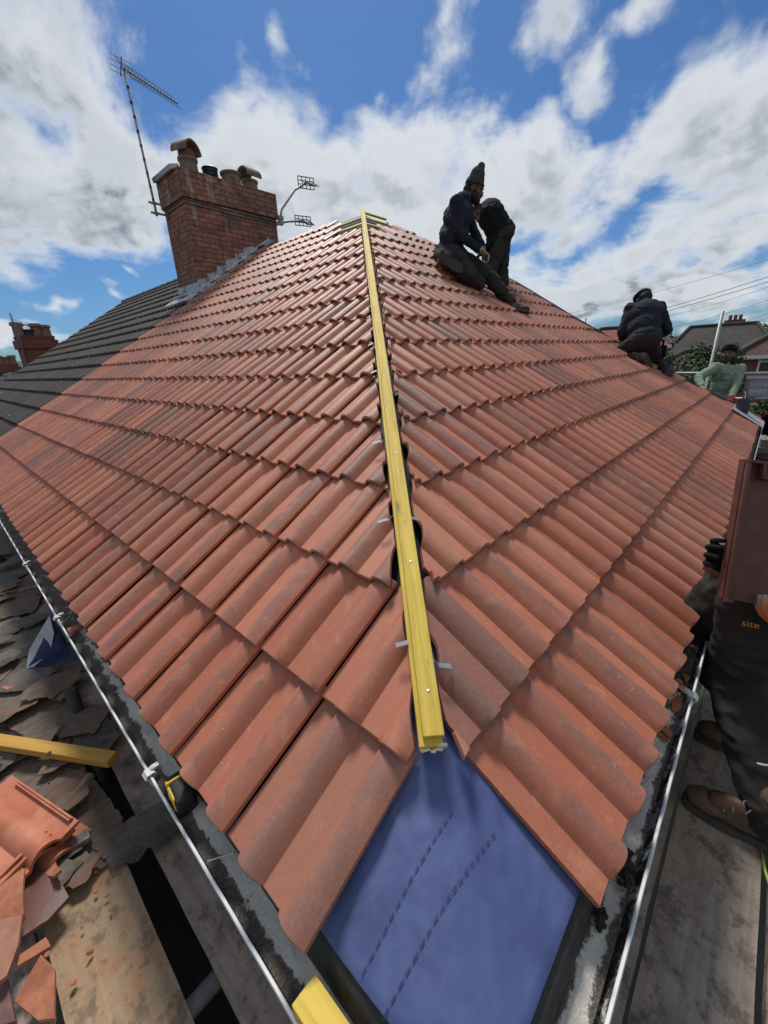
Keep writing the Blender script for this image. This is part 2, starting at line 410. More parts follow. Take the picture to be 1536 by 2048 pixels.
def brick_fn(scale_uv, c1, c2, mortar, stain):
    def fn(g, b):
        uv = g.n('ShaderNodeUVMap').outputs[0]; p = ob(g)
        bt = g.n('ShaderNodeTexBrick'); g.inp(bt.inputs[0], g.vm('ADD', uv, g.vm('SCALE', g.vm('SUBTRACT', g.noise(p, 12, 3, .6, 0, True), (.5, .5, .5)), sc=.012)))
        bt.inputs['Scale'].default_value = 1; bt.inputs['Brick Width'].default_value = .225*scale_uv; bt.inputs['Row Height'].default_value = .075*scale_uv
        bt.inputs['Mortar Size'].default_value = .010*scale_uv; bt.inputs['Mortar Smooth'].default_value = .3; bt.inputs['Bias'].default_value = 0
        bt.inputs['Color1'].default_value = (*c1, 1); bt.inputs['Color2'].default_value = (*c2, 1); bt.inputs['Mortar'].default_value = (*mortar, 1)
        n1 = g.noise(p, 18, 6, .65); n2 = g.noise(p, 2.6, 5, .6); n3 = g.noise(g.map(p, scale=(5, 5, .5)), 1.6, 5, .65)
        c = g.mix(g.math('MULTIPLY', g.ss(n1, .42, .7), .55), bt.outputs[0], (c1[0]*.42, c1[1]*.45, c1[2]*.5))
        c = g.mix(g.math('MULTIPLY', g.ss(n2, .5, .7), .5), c, stain)
        if stain[0] < .1:
            c = g.mix(g.math('MULTIPLY', g.ss(n3, .56, .68), .65), c, (.46, .43, .39))
            c = g.mix(g.math('MULTIPLY', g.ss(g.noise(p, 6, 7, .75), .48, .60), .7), c, (.075, .06, .05))
            c = g.mix(g.math('MULTIPLY', g.ss(g.noise(p, 9, 4, .6), .6, .7), .5), c, (.55, .27, .17))
        g.inp(b.inputs['Base Color'], c); b.inputs['Roughness'].default_value = .9
        bump(g, b, g.math('SUBTRACT', g.math('MULTIPLY', n1, .5), bt.outputs[1]), .8, .012)
    return fn
M_BRICK = mat('chimney_brick', brick_fn(1.0, (.43, .185, .11), (.29, .125, .08), (.12, .105, .09), (.095, .065, .05)))
M_BRICKF = mat('far_brick', brick_fn(1.0, (.27, .085, .052), (.20, .065, .042), (.16, .13, .11), (.16, .055, .035)))
M_LEAD = simple('lead_sheet', (.42, .43, .45), (.56, .57, .59), 10, .5, metal=.25, bs=.35, bd=.004, c3=(.20, .21, .22), s3=6)
M_POT = simple('weathered_clay_pot', (.27, .19, .125), (.20, .13, .09), 12, .85, bs=.4, c3=(.14, .10, .07), s3=8)
M_POTR = simple('red_clay_pot', (.24, .075, .05), (.17, .055, .04), 12, .8)
M_BLK = simple('black_plastic', (.013, .013, .014), (.022, .022, .023), 30, .5, bs=.1)
M_MORTAR = simple('flaunching_mortar', (.24, .225, .20), (.15, .14, .125), 18, .95, bs=.8, bd=.008)
M_GALV = simple('galvanised_steel', (.30, .305, .31), (.40, .405, .41), 22, .55, metal=.6, bs=.1, c3=(.33, .31, .29), s3=7)
M_ALU = simple('aerial_aluminium', (.16, .16, .17), (.11, .11, .115), 30, .6, metal=.2, bs=0)
M_STEEL = simple('clip_steel', (.62, .62, .60), (.52, .52, .50), 60, .35, metal=.7, bs=.1)
def cloth(name, c, c2=None, rough=.9):
    return simple(name, c, c2 or tuple(x*.62 for x in c), 9, rough, bs=.5, bd=.004, bscale=22, spec=.2)
M_NAVY = cloth('navy_fleece', (.026, .029, .046))
M_BLACKC = cloth('black_cloth', (.012, .012, .013))
M_TROU = cloth('black_work_trousers', (.042, .040, .038), (.024, .023, .022))
M_GREEN = cloth('sage_green_shirt', (.235, .305, .235), (.18, .24, .185))
M_BLUEC = cloth('blue_cloth', (.030, .040, .095))
M_KNIT = simple('grey_knit', (.016, .017, .020), (.085, .087, .095), 70, .95, bs=.8, bd=.006, bscale=90)
M_SKIN = simple('brown_skin', (.155, .072, .044), (.115, .052, .032), 10, .55, bs=.1)
M_SKINL = simple('light_skin', (.42, .235, .165), (.36, .19, .13), 10, .55, bs=.1)
M_HAIR = simple('black_hair', (.010, .008, .007), (.018, .015, .013), 60, .7, bs=.6, bd=.004, stretch=(1, 1, 3))
M_BOOT = simple('brown_nubuck', (.125, .075, .045), (.085, .05, .032), 14, .8, bs=.4, c3=(.125, .085, .06), s3=7)
M_BOOTD = simple('dusty_boot', (.115, .088, .066), (.07, .052, .040), 20, .9, bs=.4)
M_SOLE = simple('boot_sole', (.045, .040, .035), (.075, .066, .057), 30, .9, bs=.3)
M_GLOVEC = cloth('cream_glove', (.38, .34, .26))
M_GLOVEO = cloth('orange_rubber_glove', (.62, .20, .075))
M_GLOVER = cloth('red_glove', (.40, .030, .035))
M_GLOVEG = cloth('grey_glove', (.33, .33, .34))
M_EYE = simple('eye', (.02, .015, .012), (.03, .02, .015), 10, .2, bs=0)
M_ORANGE = simple('orange_print', (.75, .30, .035), (.70, .27, .03), 50, .7, bs=0)
M_YPL = simple('yellow_plastic', (.78, .52, .02), (.70, .46, .02), 20, .4, bs=.05)
M_RUB = simple('black_rubber', (.014, .014, .015), (.020, .020, .021), 40, .65, bs=.4, bscale=150)
M_NAVYP = simple('navy_pipe', (.022, .032, .068), (.03, .04, .08), 12, .4, bs=.1, c3=(.035, .03, .03), s3=6)
M_BANNER = simple('grey_banner', (.38, .36, .40), (.33, .31, .35), 4, .8, bs=.1)
M_BTEXT = simple('banner_print', (.52, .50, .53), (.48, .46, .49), 10, .8, bs=0)
M_WIN = simple('window_glass', (.03, .04, .045), (.05, .06, .065), 4, .08, bs=0)
M_WHITE = simple('white_frame', (.72, .73, .73), (.62, .63, .63), 10, .5, bs=0)
M_RENDER = simple('pale_render', (.55, .54, .50), (.45, .44, .40), 5, .9)
M_WALL = mat('house_brick', brick_fn(1.0, (.30, .115, .07), (.22, .08, .05), (.2, .17, .14), (.15, .06, .04)))
M_NAILC = simple('cream_plastic', (.72, .68, .52), (.62, .58, .44), 30, .6, bs=.3)

# ------------------------------------------------------------------ ground and hills
def disc():
    bm = BM(); n = 64; rr = [0.01, 20, 60, 150, 400, 1200, 4000]
    rings = [[bm.verts.new((math.cos(2*math.pi*i/n)*r, math.sin(2*math.pi*i/n)*r, GROUND)) for i in range(n)] for r in rr]
    for a, b in zip(rings, rings[1:]):
        for i in range(n): bm.faces.new((a[i], a[(i+1) % n], b[(i+1) % n], b[i]))
    bm.faces.new(rings[0]); return bm
M_GROUND = simple('garden_ground', (.045, .062, .028), (.075, .070, .055), .35, .95, bs=.4, c3=(.10, .095, .085), s3=.12)
meta(obj('ground', disc(), M_GROUND), kind='structure')
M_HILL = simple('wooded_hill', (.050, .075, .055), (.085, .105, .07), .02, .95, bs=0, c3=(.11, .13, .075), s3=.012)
def hills(d0, hmax, seed, a0, a1):
    bm = BM(); prev = None
    for i in range(121):
        a = rad(a0 + (a1-a0)*i/120)
        h = hmax*(.55 + .45*noise.noise(Vector((i*.05+seed, seed, 0))) + .08*noise.noise(Vector((i*.4+seed, seed, 2))))
        row = []
        for (dd, k) in ((0, 0), (.06, .55), (.12, .9), (.18, 1.0), (.3, .7), (.5, 0)):
            r = d0*(1+dd); row.append(bm.verts.new((math.cos(a)*r, math.sin(a)*r, GROUND-1+(h+1)*k)))
        if prev:
            for j in range(5): bm.faces.new((prev[j], row[j], row[j+1], prev[j+1]))
        prev = row
    return bm
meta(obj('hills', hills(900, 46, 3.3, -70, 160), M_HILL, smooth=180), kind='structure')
meta(obj('hills', hills(2400, 100, 8.1, -70, 160), simple('haze_blue_hill', (.10, .15, .21), (.12, .17, .22), .01, .95, bs=0), smooth=180), kind='structure')  # distance haze is painted into the blue of these hills
#PART2

# ------------------------------------------------------------------ the re-roofed house
HOUSE = thing('house', 'brick house with new red clay pantiles and a yellow batten up its hip', 'house', (3.5, 3.5, GROUND))
NR, NL = Vector((0, -SP, CP)), Vector((-SP, 0, CP))
def PR(a, b, h=0): return Vector((a, b, T*b)) + NR*h
def PL(a, b, h=0): return Vector((b, a, T*b)) + NL*h
HIP2 = [(-.35, 7.42), (-.2, 7.32), (.1, 7.12), (.6, 6.86), (1.0, 6.70), (1.6, 6.50), (2.2, 6.40), (3.08, 6.40), (4.75, 4.78), (5.2, 4.4)]   # far edge of the hip end, (depth, along)
def amaxR(b):
    for (b0, a0), (b1, a1) in zip(HIP2, HIP2[1:]):
        if b <= b1: return a0 + (a1-a0)*(b-b0)/(b1-b0)
    return 4.7
def prof(u):
    w = (u*2) % 1.0 if u < .9999 else 1.0
    r = (w-.38)/.60 if u*2 <= 1.0001 else (w-.38)/.70      # the second roll is cut off by its side lip
    if r <= 0: return 0.0, 0.0
    k = math.sin(math.pi*min(r, 1))
    return .034*max(k, 0)**.72, max(k, 0)
class Acc:
    def __init__(s): s.v = []; s.f = []; s.uv = []; s.rnd = []; s.hgt = []
    def mesh(s, name):
        me = bpy.data.meshes.new(name); me.from_pydata(s.v, [], s.f)
        at1 = me.attributes.new('rnd', 'FLOAT', 'POINT'); at1.data.foreach_set('value', s.rnd)
        at2 = me.attributes.new('hgt', 'FLOAT', 'POINT'); at2.data.foreach_set('value', s.hgt)
        ul = me.uv_layers.new(name='UVMap'); li = [0]*len(me.loops); me.loops.foreach_get('vertex_index', li)
        flat = []
        for i in li: flat.extend(s.uv[i])
        ul.data.foreach_set('uv', flat)
        return me
USTD = [0, .04, .10, .16, .19, .22, .25, .28, .31, .335, .36, .39, .42, .45, .475, .495, .505, .56, .62, .66, .69, .72, .75, .78, .81, .835, .86, .89, .92, .95, .975, 1.0]
UCRS = [0, .09, .17, .21, .26, .31, .335, .38, .43, .475, .5, .58, .67, .71, .76, .81, .84, .88, .93, .97, 1.0]
def tile(A, P, a0, w, s0, s1, mirror, lo=None, hi=None, us=USTD, rnd=None, th=.013, lift=.024, tilt=(0, 0), rolls=prof):
    """one clay tile on slope P; lo(b)/hi(b) trim it along the hip"""
    rnd = random.random() if rnd is None else rnd
    cut = lo is not None or hi is not None
    cols = None; rows = []
    if cut:
        ss_ = [s0, s0+.004] + [s0+.004+(s1-s0-.004)*i/26 for i in range(1, 27)]
    else: ss_ = [s0, s0+.003, s0+.012, s0+.12, s0+.24, s1]
    for s in ss_:
        b = YE + s*CP
        l, h = a0, a0+w
        if lo: l = max(l, lo(b))
        if hi: h = min(h, hi(b))
        if h-l < .004:
            if rows: break
            continue
        rows.append((s, b, l, h))
    if len(rows) < 3: return
    nu = len(us); base = len(A.v)
    for layer in (0, 1):
        for j, (s, b, l, h) in enumerate(rows):
            for u in us:
                a = min(max(a0 + w*u, l), h)
                uu = (a-a0)/w
                if mirror: uu = 1-uu
                z, k = rolls(uu)
                sl_ = (s-s0)
                z += lift*(1-sl_/.36) + tilt[0]*(uu-.5) + tilt[1]*sl_
                if layer == 0 and j == 0: z -= .004
                if layer: z -= th
                A.v.append(P(a, b + (0 if not layer else .0), z)); A.uv.append((uu*w/.3, sl_/.345)); A.rnd.append(rnd); A.hgt.append(k)
    R = len(rows); off = R*nu
    for j in range(R-1):
        for i in range(nu-1):
            q = base+j*nu+i
            A.f.append((q, q+1, q+1+nu, q+nu))
            A.f.append((q+off, q+nu+off, q+1+nu+off, q+1+off))
        q = base+j*nu; A.f.append((q, q+nu, q+nu+off, q+off))
        q = base+j*nu+nu-1; A.f.append((q, q+off, q+nu+off, q+nu))
    for i in range(nu-1):
        q = base+i; A.f.append((q, q+off, q+1+off, q+1))
        q = base+(R-1)*nu+i; A.f.append((q, q+1, q+1+off, q+off))
SMAX = (APEX-.03-YE)/CP
def jag(seed, amp):
    o = random.random()*.02-.01; bite = random.random() < .22; bb = random.random()
    def f(b):
        j = amp*noise.noise(Vector((b*11, seed, 0))) + amp*.6*noise.noise(Vector((b*45, seed, 3))) + .0022*noise.noise(Vector((b*170, seed, 5)))
        if bite: j += .020*max(0, 1-abs(((b*2.6+bb) % 1)-.5)*5)
        return o + j
    return f
def lay(P, lo0, cols, gap, seed, first, hi, mirror, skipfn=None):
    A = Acc()
    for k in range(17):
        s0 = k*GA; s1 = min(s0+GA+.028, SMAX); bt = YE+s0*CP; btop = YE+(s0+GA)*CP
        if s1-s0 < .06: continue
        for i in range(-2, cols):
            a0 = lo0 + .3*i + random.uniform(-.0025, .0025)
            if k == 0 and i < 0: continue
            cutlo = a0 < btop + gap + .03
            h = hi(bt) if hi else 99
            if a0 >= h - .02 or a0+.3 < bt+gap: continue
            if skipfn and skipfn(k, a0, bt, btop): continue
            cuthi = hi is not None and a0+.3 > hi(btop) and k > 0
            lo = None
            if cutlo and k > 0:
                jf = jag(seed+k*3.1+i, .006); gp = gap if k > 1 else gap-.012; lo = (lambda b, jf=jf, gp=gp: b+gp+jf(b))
            tile(A, P, a0, .2965, s0 + random.uniform(-.002, .002), s1, mirror, lo, (lambda b: hi(b)) if cuthi else None,
                 us=USTD if a0 < 4.2 else UCRS, tilt=(random.uniform(-.004, .004), random.uniform(-.010, .010)))
    return A
# the top courses near the apex are not cut in yet: whole tiles only
def skip_top(k, a0, bt, btop): return k >= 14 and a0 < btop + .16 + .10*(k % 2)
def skipL(k, a0, bt, btop): return skip_top(k, a0, bt, btop) or a0 > 7.2
aR = lay(PR, .195, 26, .066, 11, None, amaxR, False, lambda k, a0, bt, btop: skip_top(k, a0, bt, btop) or (k == 9 and 4.55 < a0 < 4.75))
aL = lay(PL, .151, 24, .047, 57, None, None, True, skipL)
oR = obj('tile_slope', aR.mesh('tile_slope'), M_TILE, HOUSE, 40, 'hip end slope of red clay pantiles running off to the right')
oL = obj('tile_slope', aL.mesh('tile_slope'), M_TILE, HOUSE, 40, 'main slope of red clay pantiles running off to the left')

# membrane under the tiles, turned over the hip and left open at the corner
bm = BM()
h = -.030
slab(bm, [PR(-.0, 0.0, h), PR(7.2, -.16, h), PR(6.45, 1.8, h), PR(6.3, 3.1, h), PR(4.75, 4.75, h)], .01, NR)
slab(bm, [PL(.0, .0, h), PL(APEX, APEX, h), PL(7.5, APEX, h), PL(7.5, -.16, h), PL(.0, -.16, h)], .01, NL)
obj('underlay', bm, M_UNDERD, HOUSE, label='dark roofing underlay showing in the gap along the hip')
# the uncovered blue corner of the membrane
def corner_sheet():
    me = bpy.data.meshes.new('c'); bm = BM(); n = 84
    def hgt(x, y):
        m = min(x, y); mm = -math.log(math.exp(-x*26)+math.exp(-y*26))/26     # softened hip fold
        z = T*mm - .006 + .010*noise.noise(Vector((x*7, y*7, 1))) + .003*noise.noise(Vector((x*17, y*13, 4))) + .0022*(1-abs(noise.noise(Vector(((x+y)*4, (x-y)*12, 7))))*3) + .002*noise.noise(Vector((x*60, y*50, 2)))
        if m < -.172: z -= (-.172-m)*.8
        return z
    grid = {}
    for i in range(n+1):
        for j in range(n+1):
            x = -.262 + .70*i/n; y = -.262 + .70*j/n
            grid[i, j] = bm.verts.new((x, y, hgt(x, y)))
    for i in range(n):
        for j in range(n):
            x = -.262 + .70*(i+.5)/n; y = -.262+.70*(j+.5)/n
            if x > .45 and y > .45: continue
            # scissor-cut outline of the sheet
            ex = -.180 + .007*noise.noise(Vector((y*4, 2, 0)))
            ey = -.178 + .007*noise.noise(Vector((x*4, 7, 0)))
            if x < ex or y < ey: continue
            bm.faces.new((grid[i, j], grid[i+1, j], grid[i+1, j+1], grid[i, j+1]))
    bmesh.ops.delete(bm, geom=[v for v in bm.verts if not v.link_faces], context='VERTS')
    ext = bmesh.ops.solidify(bm, geom=list(bm.faces), thickness=.002)
    return bm, hgt
bm, hg = corner_sheet()
o = obj('corner_underlay', bm, M_UNDER, HOUSE, 60, 'bright blue membrane bare at the hip corner')
# printed dashed lines on it
for (p0, p1) in (((905, 1625), (722, 1955)), ((990, 1668), (768, 2040))):
    a = onL(*p0); b = onL(*p1)
    a = onZ(p0[0], p0[1], hg(a.x, a.y)); 
    # follow the sheet: straight in plan
    A2 = Vector((0, 0)); 
    def solve(p):
        q = onL(*p)
        for _ in range(12): q = onZ(p[0], p[1], hg(q.x, q.y))
        return q
    a, b = solve(p0), solve(p1); L = (b-a).to_2d().length; d = (b-a).to_2d().normalized(); nn = Vector((-d.y, d.x))*.0013
    s = 0; bm = BM()
    while s < L:
        pts = []
        for q in (s, s+.006, s+.012):
            c = a.to_2d() + d*q; pts.append(c)
        for c0, c1 in zip(pts, pts[1:]):
            f = [c0-nn, c1-nn, c1+nn, c0+nn]
            bm.faces.new([bm.verts.new((w.x, w.y, hg(w.x, w.y)+.0034)) for w in f])
        s += .0178
    obj('dashed_line', bm, M_DASH, o)
# battens on show near the apex
for (P, k, a0, a1) in ((PL, 14, 4.0, 4.75), (PL, 15, 4.3, 5.05), (PR, 13, 3.7, 4.4), (PR, 14, 4.0, 4.75), (PR, 15, 4.3, 5.0), (PR, 16, 4.6, 5.2)):
    b = YE + (k*GA+.30)*CP
    bm = BM(); up = NR if P is PR else NL
    bar(bm, P(b+.02, b, .002), P(b+(.85 if k < 15 else .5), b, .002), .05, .028, up)
    me = bpy.data.meshes.new('x'); bm.to_mesh(me); bm.free(); uvm(me)
    obj('tile_batten', me, M_YEL, HOUSE)
# blue membrane near the apex
bm = BM(); h = -.024
slab(bm, [PR(3.6, 3.6, h), PR(4.6, 3.6, h), PR(5.6, 4.1, h), PR(4.8, 4.74, h)], .004, NR)
slab(bm, [PL(3.6, 3.6, h), PL(4.75, 4.75, h), PL(5.6, 4.75, h), PL(4.9, 3.6, h)], .004, NL)
obj('apex_underlay', bm, M_UNDER, HOUSE)
# hip batten: two timbers one on the other
def hp(s, hh, side=0.0): return Vector((s + side*.7071, s - side*.7071, T*s + hh))
hz = Vector((-T/2, -T/2, 1)).normalized()
hd = (hp(1, 0)-hp(0, 0)).normalized()
B0 = onL(858, 1478); s_end = .195
for s in [x*.005 for x in range(10, 120)]:
    p = hp(s, .055); q = p-CAM; yy = 1024 - F*q.dot(_u)/q.dot(_d)
    if yy < 1478: s_end = s; break
for (w, hgt_, hh, side, s0) in ((.052, .018, .036, -.005, s_end-.005), (.046, .018, .0545, .002, s_end)):
    bm = BM()
    segs = [s0 + (APEX-.03-s0)*i/10 for i in range(11)]
    prev = None; x, y, d_ = frame(hd, hz)
    rings = []
    for i, s in enumerate(segs):
        c = hp(s, hh, side + .004*noise.noise(Vector((s*.8, hh*50, 0))))
        rings.append([bm.verts.new(c + x*sx*w/2 + y*sy*hgt_/2) for (sx, sy) in ((-1, -1), (1, -1), (1, 1), (-1, 1))])
    for a, b in zip(rings, rings[1:]):
        for i in range(4): bm.faces.new((a[i], a[(i+1) % 4], b[(i+1) % 4], b[i]))
    bm.faces.new(rings[0][::-1]); bm.faces.new(rings[-1])
    bmesh.ops.recalc_face_normals(bm, faces=bm.faces)
    me = bpy.data.meshes.new('hip_batten'); bm.to_mesh(me); bm.free()
    ul = me.uv_layers.new(name='UVMap')
    for p in me.polygons:
        for li in p.loop_indices:
            c = me.vertices[me.loops[li].vertex_index].co; q = c - hp(0, 0)
            ul.data[li].uv = (q.dot(hd), q.dot(x)+q.dot(y)*1.0+hh*9)
    HB = obj('hip_batten', me, M_YEL, HOUSE)
    m = HB.modifiers.new('b', 'BEVEL'); m.width = .002; m.segments = 2
for s in (s_end+.06, .43, .78, 1.25, 1.9, 2.6, 3.4):
    bm = BM(); lathe(bm, hp(s, .063, .004), hp(s, .0652, .004), [(0, .0042), (.7, .0042), (1, .002)], 10); obj('nail_head', bm, M_STEEL, HB)
bm = BM(); c = hp(s_end-.003, .040, .020); lathe(bm, c, c - hd*.006, [(0, .011), (.8, .011), (1, .008)], 18)
obj('end_plug', bm, M_NAILC, HB, 50)
bm = BM()
for i in range(30): ell(bm, hp(s_end-.004-random.random()*.003, .030+random.random()*.004, random.uniform(-.026, .022)), [random.uniform(.002, .004)]*3)
obj('mortar_bead', remesh(bm, .002, 2), M_NAILC, HB, 180)
# tile clips: bent metal tabs with a wire to the batten
def clip(px, py, P, side, wy):
    q = (onL if P is PL else onR)(px, py, .062)
    nrm = NL if P is PL else NR
    out = Vector((1, -1, .0)).normalized() * (1 if P is PL else -1)
    x = out; y = nrm.cross(x).normalized(); x = y.cross(nrm)
    bm = BM(); box(bm, q + nrm*.004, (.034, .012, .0018), axes(x, y, nrm))
    box(bm, q + x*.0135 - nrm*.002, (.0016, .010, .0135), axes(x, y, nrm))
    o = obj('tile_clip', bm, M_STEEL, HOUSE)
    e = hp((q.x+q.y)/2+.012, .045, -.025 if P is PL else .025)
    bm = BM(); tube(bm, [q+x*.013-nrm*.006, (q+e)/2 + Vector((0, 0, -.006)), e], .0009, 6)
    obj('wire', bm, M_STEEL, o)
for (px, py) in ((805, 1289), (766, 1043), (754, 886), (748, 745), (742, 690), (738, 640), (735, 575)): clip(px, py, PL, 1, 0)
for (px, py) in ((889, 1333), (829, 1039), (798, 790), (787, 725), (780, 640), (771, 582)): clip(px, py, PR, -1, 0)

# eaves: fascia, gutter with silt, brackets
def sweepL(profile, x_off, ends=(7.5, 7.35), uvcoord=True):
    """sweep a cross-section (outward offset, height) round the eaves corner"""
    me = bpy.data.meshes.new('sw'); vs = []; fs = []; uvs = []
    path = [('L', ends[0])] + [('L', ends[0]*(1-i/40)) for i in range(1, 40)] + [('C', 0)] + [('R', ends[1]*i/40) for i in range(1, 41)]
    n = len(profile)
    for (sd_, t) in path:
        for (o_, z) in profile:
            p = (-o_, t, z) if sd_ == 'L' else (t, -o_, z) if sd_ == 'R' else (-o_, -o_, z)
            vs.append(p)
    for j in range(len(path)-1):
        for i in range(n-1): fs.append((j*n+i, j*n+i+1, (j+1)*n+i+1, (j+1)*n+i))
    me.from_pydata(vs, [], fs); ul = me.uv_layers.new(name='UVMap')
    for p in me.polygons:
        for li in p.loop_indices:
            vi = me.loops[li].vertex_index; ul.data[li].uv = ((vi % n)/(n-1), (vi//n)*.2)
    return me
GC, GR, GZ = .212, .057, -.193
pr = [(GC-GR-.008, GZ-.004), (GC-GR-.008, GZ+.004), (GC-GR, GZ+.005)] + [(GC - GR*math.cos(math.pi*i/14), GZ - GR*1.02*math.sin(math.pi*i/14)) for i in range(1, 14)] + \
     [(GC+GR-.002, GZ+.003), (GC+GR+.000, GZ+.005), (GC+GR+.004, GZ+.005), (GC+GR+.006, GZ+.002), (GC+GR+.005, GZ-.004)] + [(GC + (GR+.004)*math.cos(math.pi*i/10), GZ - .004 - (GR+.004)*math.sin(math.pi*i/10)) for i in range(1, 10)]
# channel and lips share one sweep; the texture coordinate across it tells inside from outside
me = sweepL(pr, 0)
ul = me.uv_layers[0]; n = len(pr)
for p in me.polygons:
    for li in p.loop_indices:
        i = me.loops[li].vertex_index % n
        ul.data[li].uv = (.5 if 3 <= i <= 15 else 1.0, ul.data[li].uv[1])
GUT = obj('gutter', me, M_PVC, HOUSE, 50, 'old white half round gutter full of grime')
# silt lying in the channel
def silt():
    vs, fs, li = [], [], []; n = 15
    path = [('L', 7.4*(1-i/500)) for i in range(500)] + [('R', 7.3*i/500) for i in range(0, 501)]
    for (sd_, t) in path:
        t2 = max(t, .001)
        for i in range(n):
            f = i/(n-1); o_ = GC-GR+.004 + (2*GR-.010)*f
            if sd_ == 'R': o_ = GC-GR+.004 + (2*GR-.020)*f
            z = GZ - .018 + .016*(1-f)*(1 if sd_ == 'L' else .6) + (.010*noise.noise(Vector((t*9, f*2, 5 if sd_ == 'L' else 9))) + .006*noise.noise(Vector((t*60, f*6, 2))) + .003*noise.noise(Vector((t*190, f*16, 8))))
            tt = t if t > GC-.06 else t
            vs.append((-o_, t2-o_*(0 if t > .3 else (1-t/.3)), z) if sd_ == 'L' else (t2-o_*(0 if t > .3 else (1-t/.3)), -o_, z))
            near = max(0, 1 - t/2.2)
            li.append((max(0, 1-abs(f-.55)*3.6)*(1.35*near+.25) if sd_ == 'L' else max(0, 1-abs(f-.72)*3.4)*(.95*max(0, 1-abs(t-.45)/.75)+.35)) - .1)
    for j in range(len(path)-1):
        if j == 499: continue
        for i in range(n-1): fs.append((j*n+i, j*n+i+1, (j+1)*n+i+1, (j+1)*n+i))
    me = bpy.data.meshes.new('silt'); me.from_pydata(vs, [], fs)
    a = me.attributes.new('lich', 'FLOAT', 'POINT'); a.data.foreach_set('value', li)
    return me
obj('silt', silt(), M_DIRT, GUT, 180)
def bracket(t, side):
    bm = BM()
    def Q(o_, z, e): return Vector((-o_, t+e, z)) if side == 'L' else Vector((t+e, -o_, z))
    pts = [(GC + (GR+.007)*math.cos(math.pi*i/12), GZ-.004 - (GR+.008)*math.sin(math.pi*i/12)) for i in range(0, 7)]
    pts = [(GC+GR-.012, GZ+.008), (GC+GR-.008, GZ+.0135), (GC+GR+.010, GZ+.0135), (GC+GR+.015, GZ+.006)] + pts
    for p, q in zip(pts, pts[1:]):
        for e in (0,):
            f = [Q(*p, -.014), Q(*p, .014), Q(*q, .014), Q(*q, -.014)]
            slab(bm, f, .003)
    box(bm, Q(GC+GR-.016, GZ+.014, .004), (.022, .016, .009), None, .002)
    obj('gutter_bracket', bm, M_WPVC, GUT, 40)
for t in (.83, 2.02, 2.9): bracket(t, 'L')
for t in (1.02, 3.0): bracket(t, 'R')
me = sweepL([(.150, -.150), (.150, -.33), (.125, -.33), (.10, -.33), (-.1, -.33)], 0); obj('fascia', me, M_WHITE, HOUSE)
me = sweepL([(.10, -.115), (.165, -.128), (.188, -.140), (.200, -.162), (.203, -.205)], 0); obj('eaves_felt', me, M_DPC, HOUSE, 180, 'black felt strip hanging into the gutter')
me = sweepL([(-.12, -.3), (-.12, GROUND)], 0); uvm(me); obj('wall', me, M_WALL, HOUSE)
# far sides of the roof, seen only from elsewhere
bm = BM()
slab(bm, [(APEX, APEX, T*APEX-.03), (APEX, 7.5, T*APEX-.03), (9.6, 7.5, -.1), (9.6, 4.2, -.1), (7.6, 3.6, 1.3)], .05)
slab(bm, [(APEX, APEX, T*APEX-.04), (6.42, 3.08, T*3.08-.02), (6.5, 1.6, T*1.6-.02), (7.4, -.2, T*-.2-.02), (8.6, .6, -.2), (8.4, 3.0, -.2), (7.6, 3.6, 1.2)], .05)
obj('rear_slope', bm, M_UNDERD, HOUSE)
bm = BM(); box(bm, (4.5, 4, GROUND/2-.35), (8.8, 7, -GROUND-.8)); me = bpy.data.meshes.new('w'); bm.to_mesh(me); bm.free(); uvm(me); obj('wall', me, M_WALL, HOUSE)
# dark edge strip of membrane along the far hip
bm = BM(); prev = None
for i in range(50):
    b = -.2 + 4.0*i/49; a = amaxR(b)
    hh = .035 + .012*noise.noise(Vector((b*3, 0, 0)))
    row = [PR(a-.05, b, .006), PR(a-.02, b, hh+.02), PR(a+.07, b, hh+.01), PR(a+.16, b, -.05), PR(a+.16, b, -.09)]
    row = [bm.verts.new(p) for p in row]
    if prev:
        for j in range(4): bm.faces.new((prev[j], row[j], row[j+1], prev[j+1]))
    prev = row
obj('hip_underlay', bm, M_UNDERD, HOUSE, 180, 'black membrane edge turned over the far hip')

# chimney on the party line
CX0, CX1, CY0, CY1, CZ = 3.40, 5.17, 7.50, 8.32, 3.93
bm = BM(); zc = CZ-.40
box(bm, ((CX0+CX1)/2, (CY0+CY1)/2, (1.6+zc)/2), (CX1-CX0, CY1-CY0, zc-1.6))
box(bm, ((CX0+CX1)/2, (CY0+CY1)/2, zc+.20), (CX1-CX0+.07, CY1-CY0+.07, .396))
me = bpy.data.meshes.new('chimney'); bm.to_mesh(me); bm.free(); uvm(me)
CH = obj('chimney', me, M_BRICK, HOUSE, label='weathered red brick chimney stack with four pots')
m = CH.modifiers.new('b', 'BEVEL'); m.width = .006; m.segments = 2
bm = BM(); box(bm, ((CX0+CX1)/2-.0, (CY0+CY1)/2, CZ+.01), (CX1-CX0-.16, CY1-CY0-.16, .07), None, .03); obj('flaunching', bm, M_MORTAR, CH)
bm = BM(); box(bm, (CX0-.02, CY1-.36, CZ+.03), (.16, .76, .07), Euler((0, -.25, 0)).to_matrix(), .01); obj('coping', bm, M_LEAD, CH)
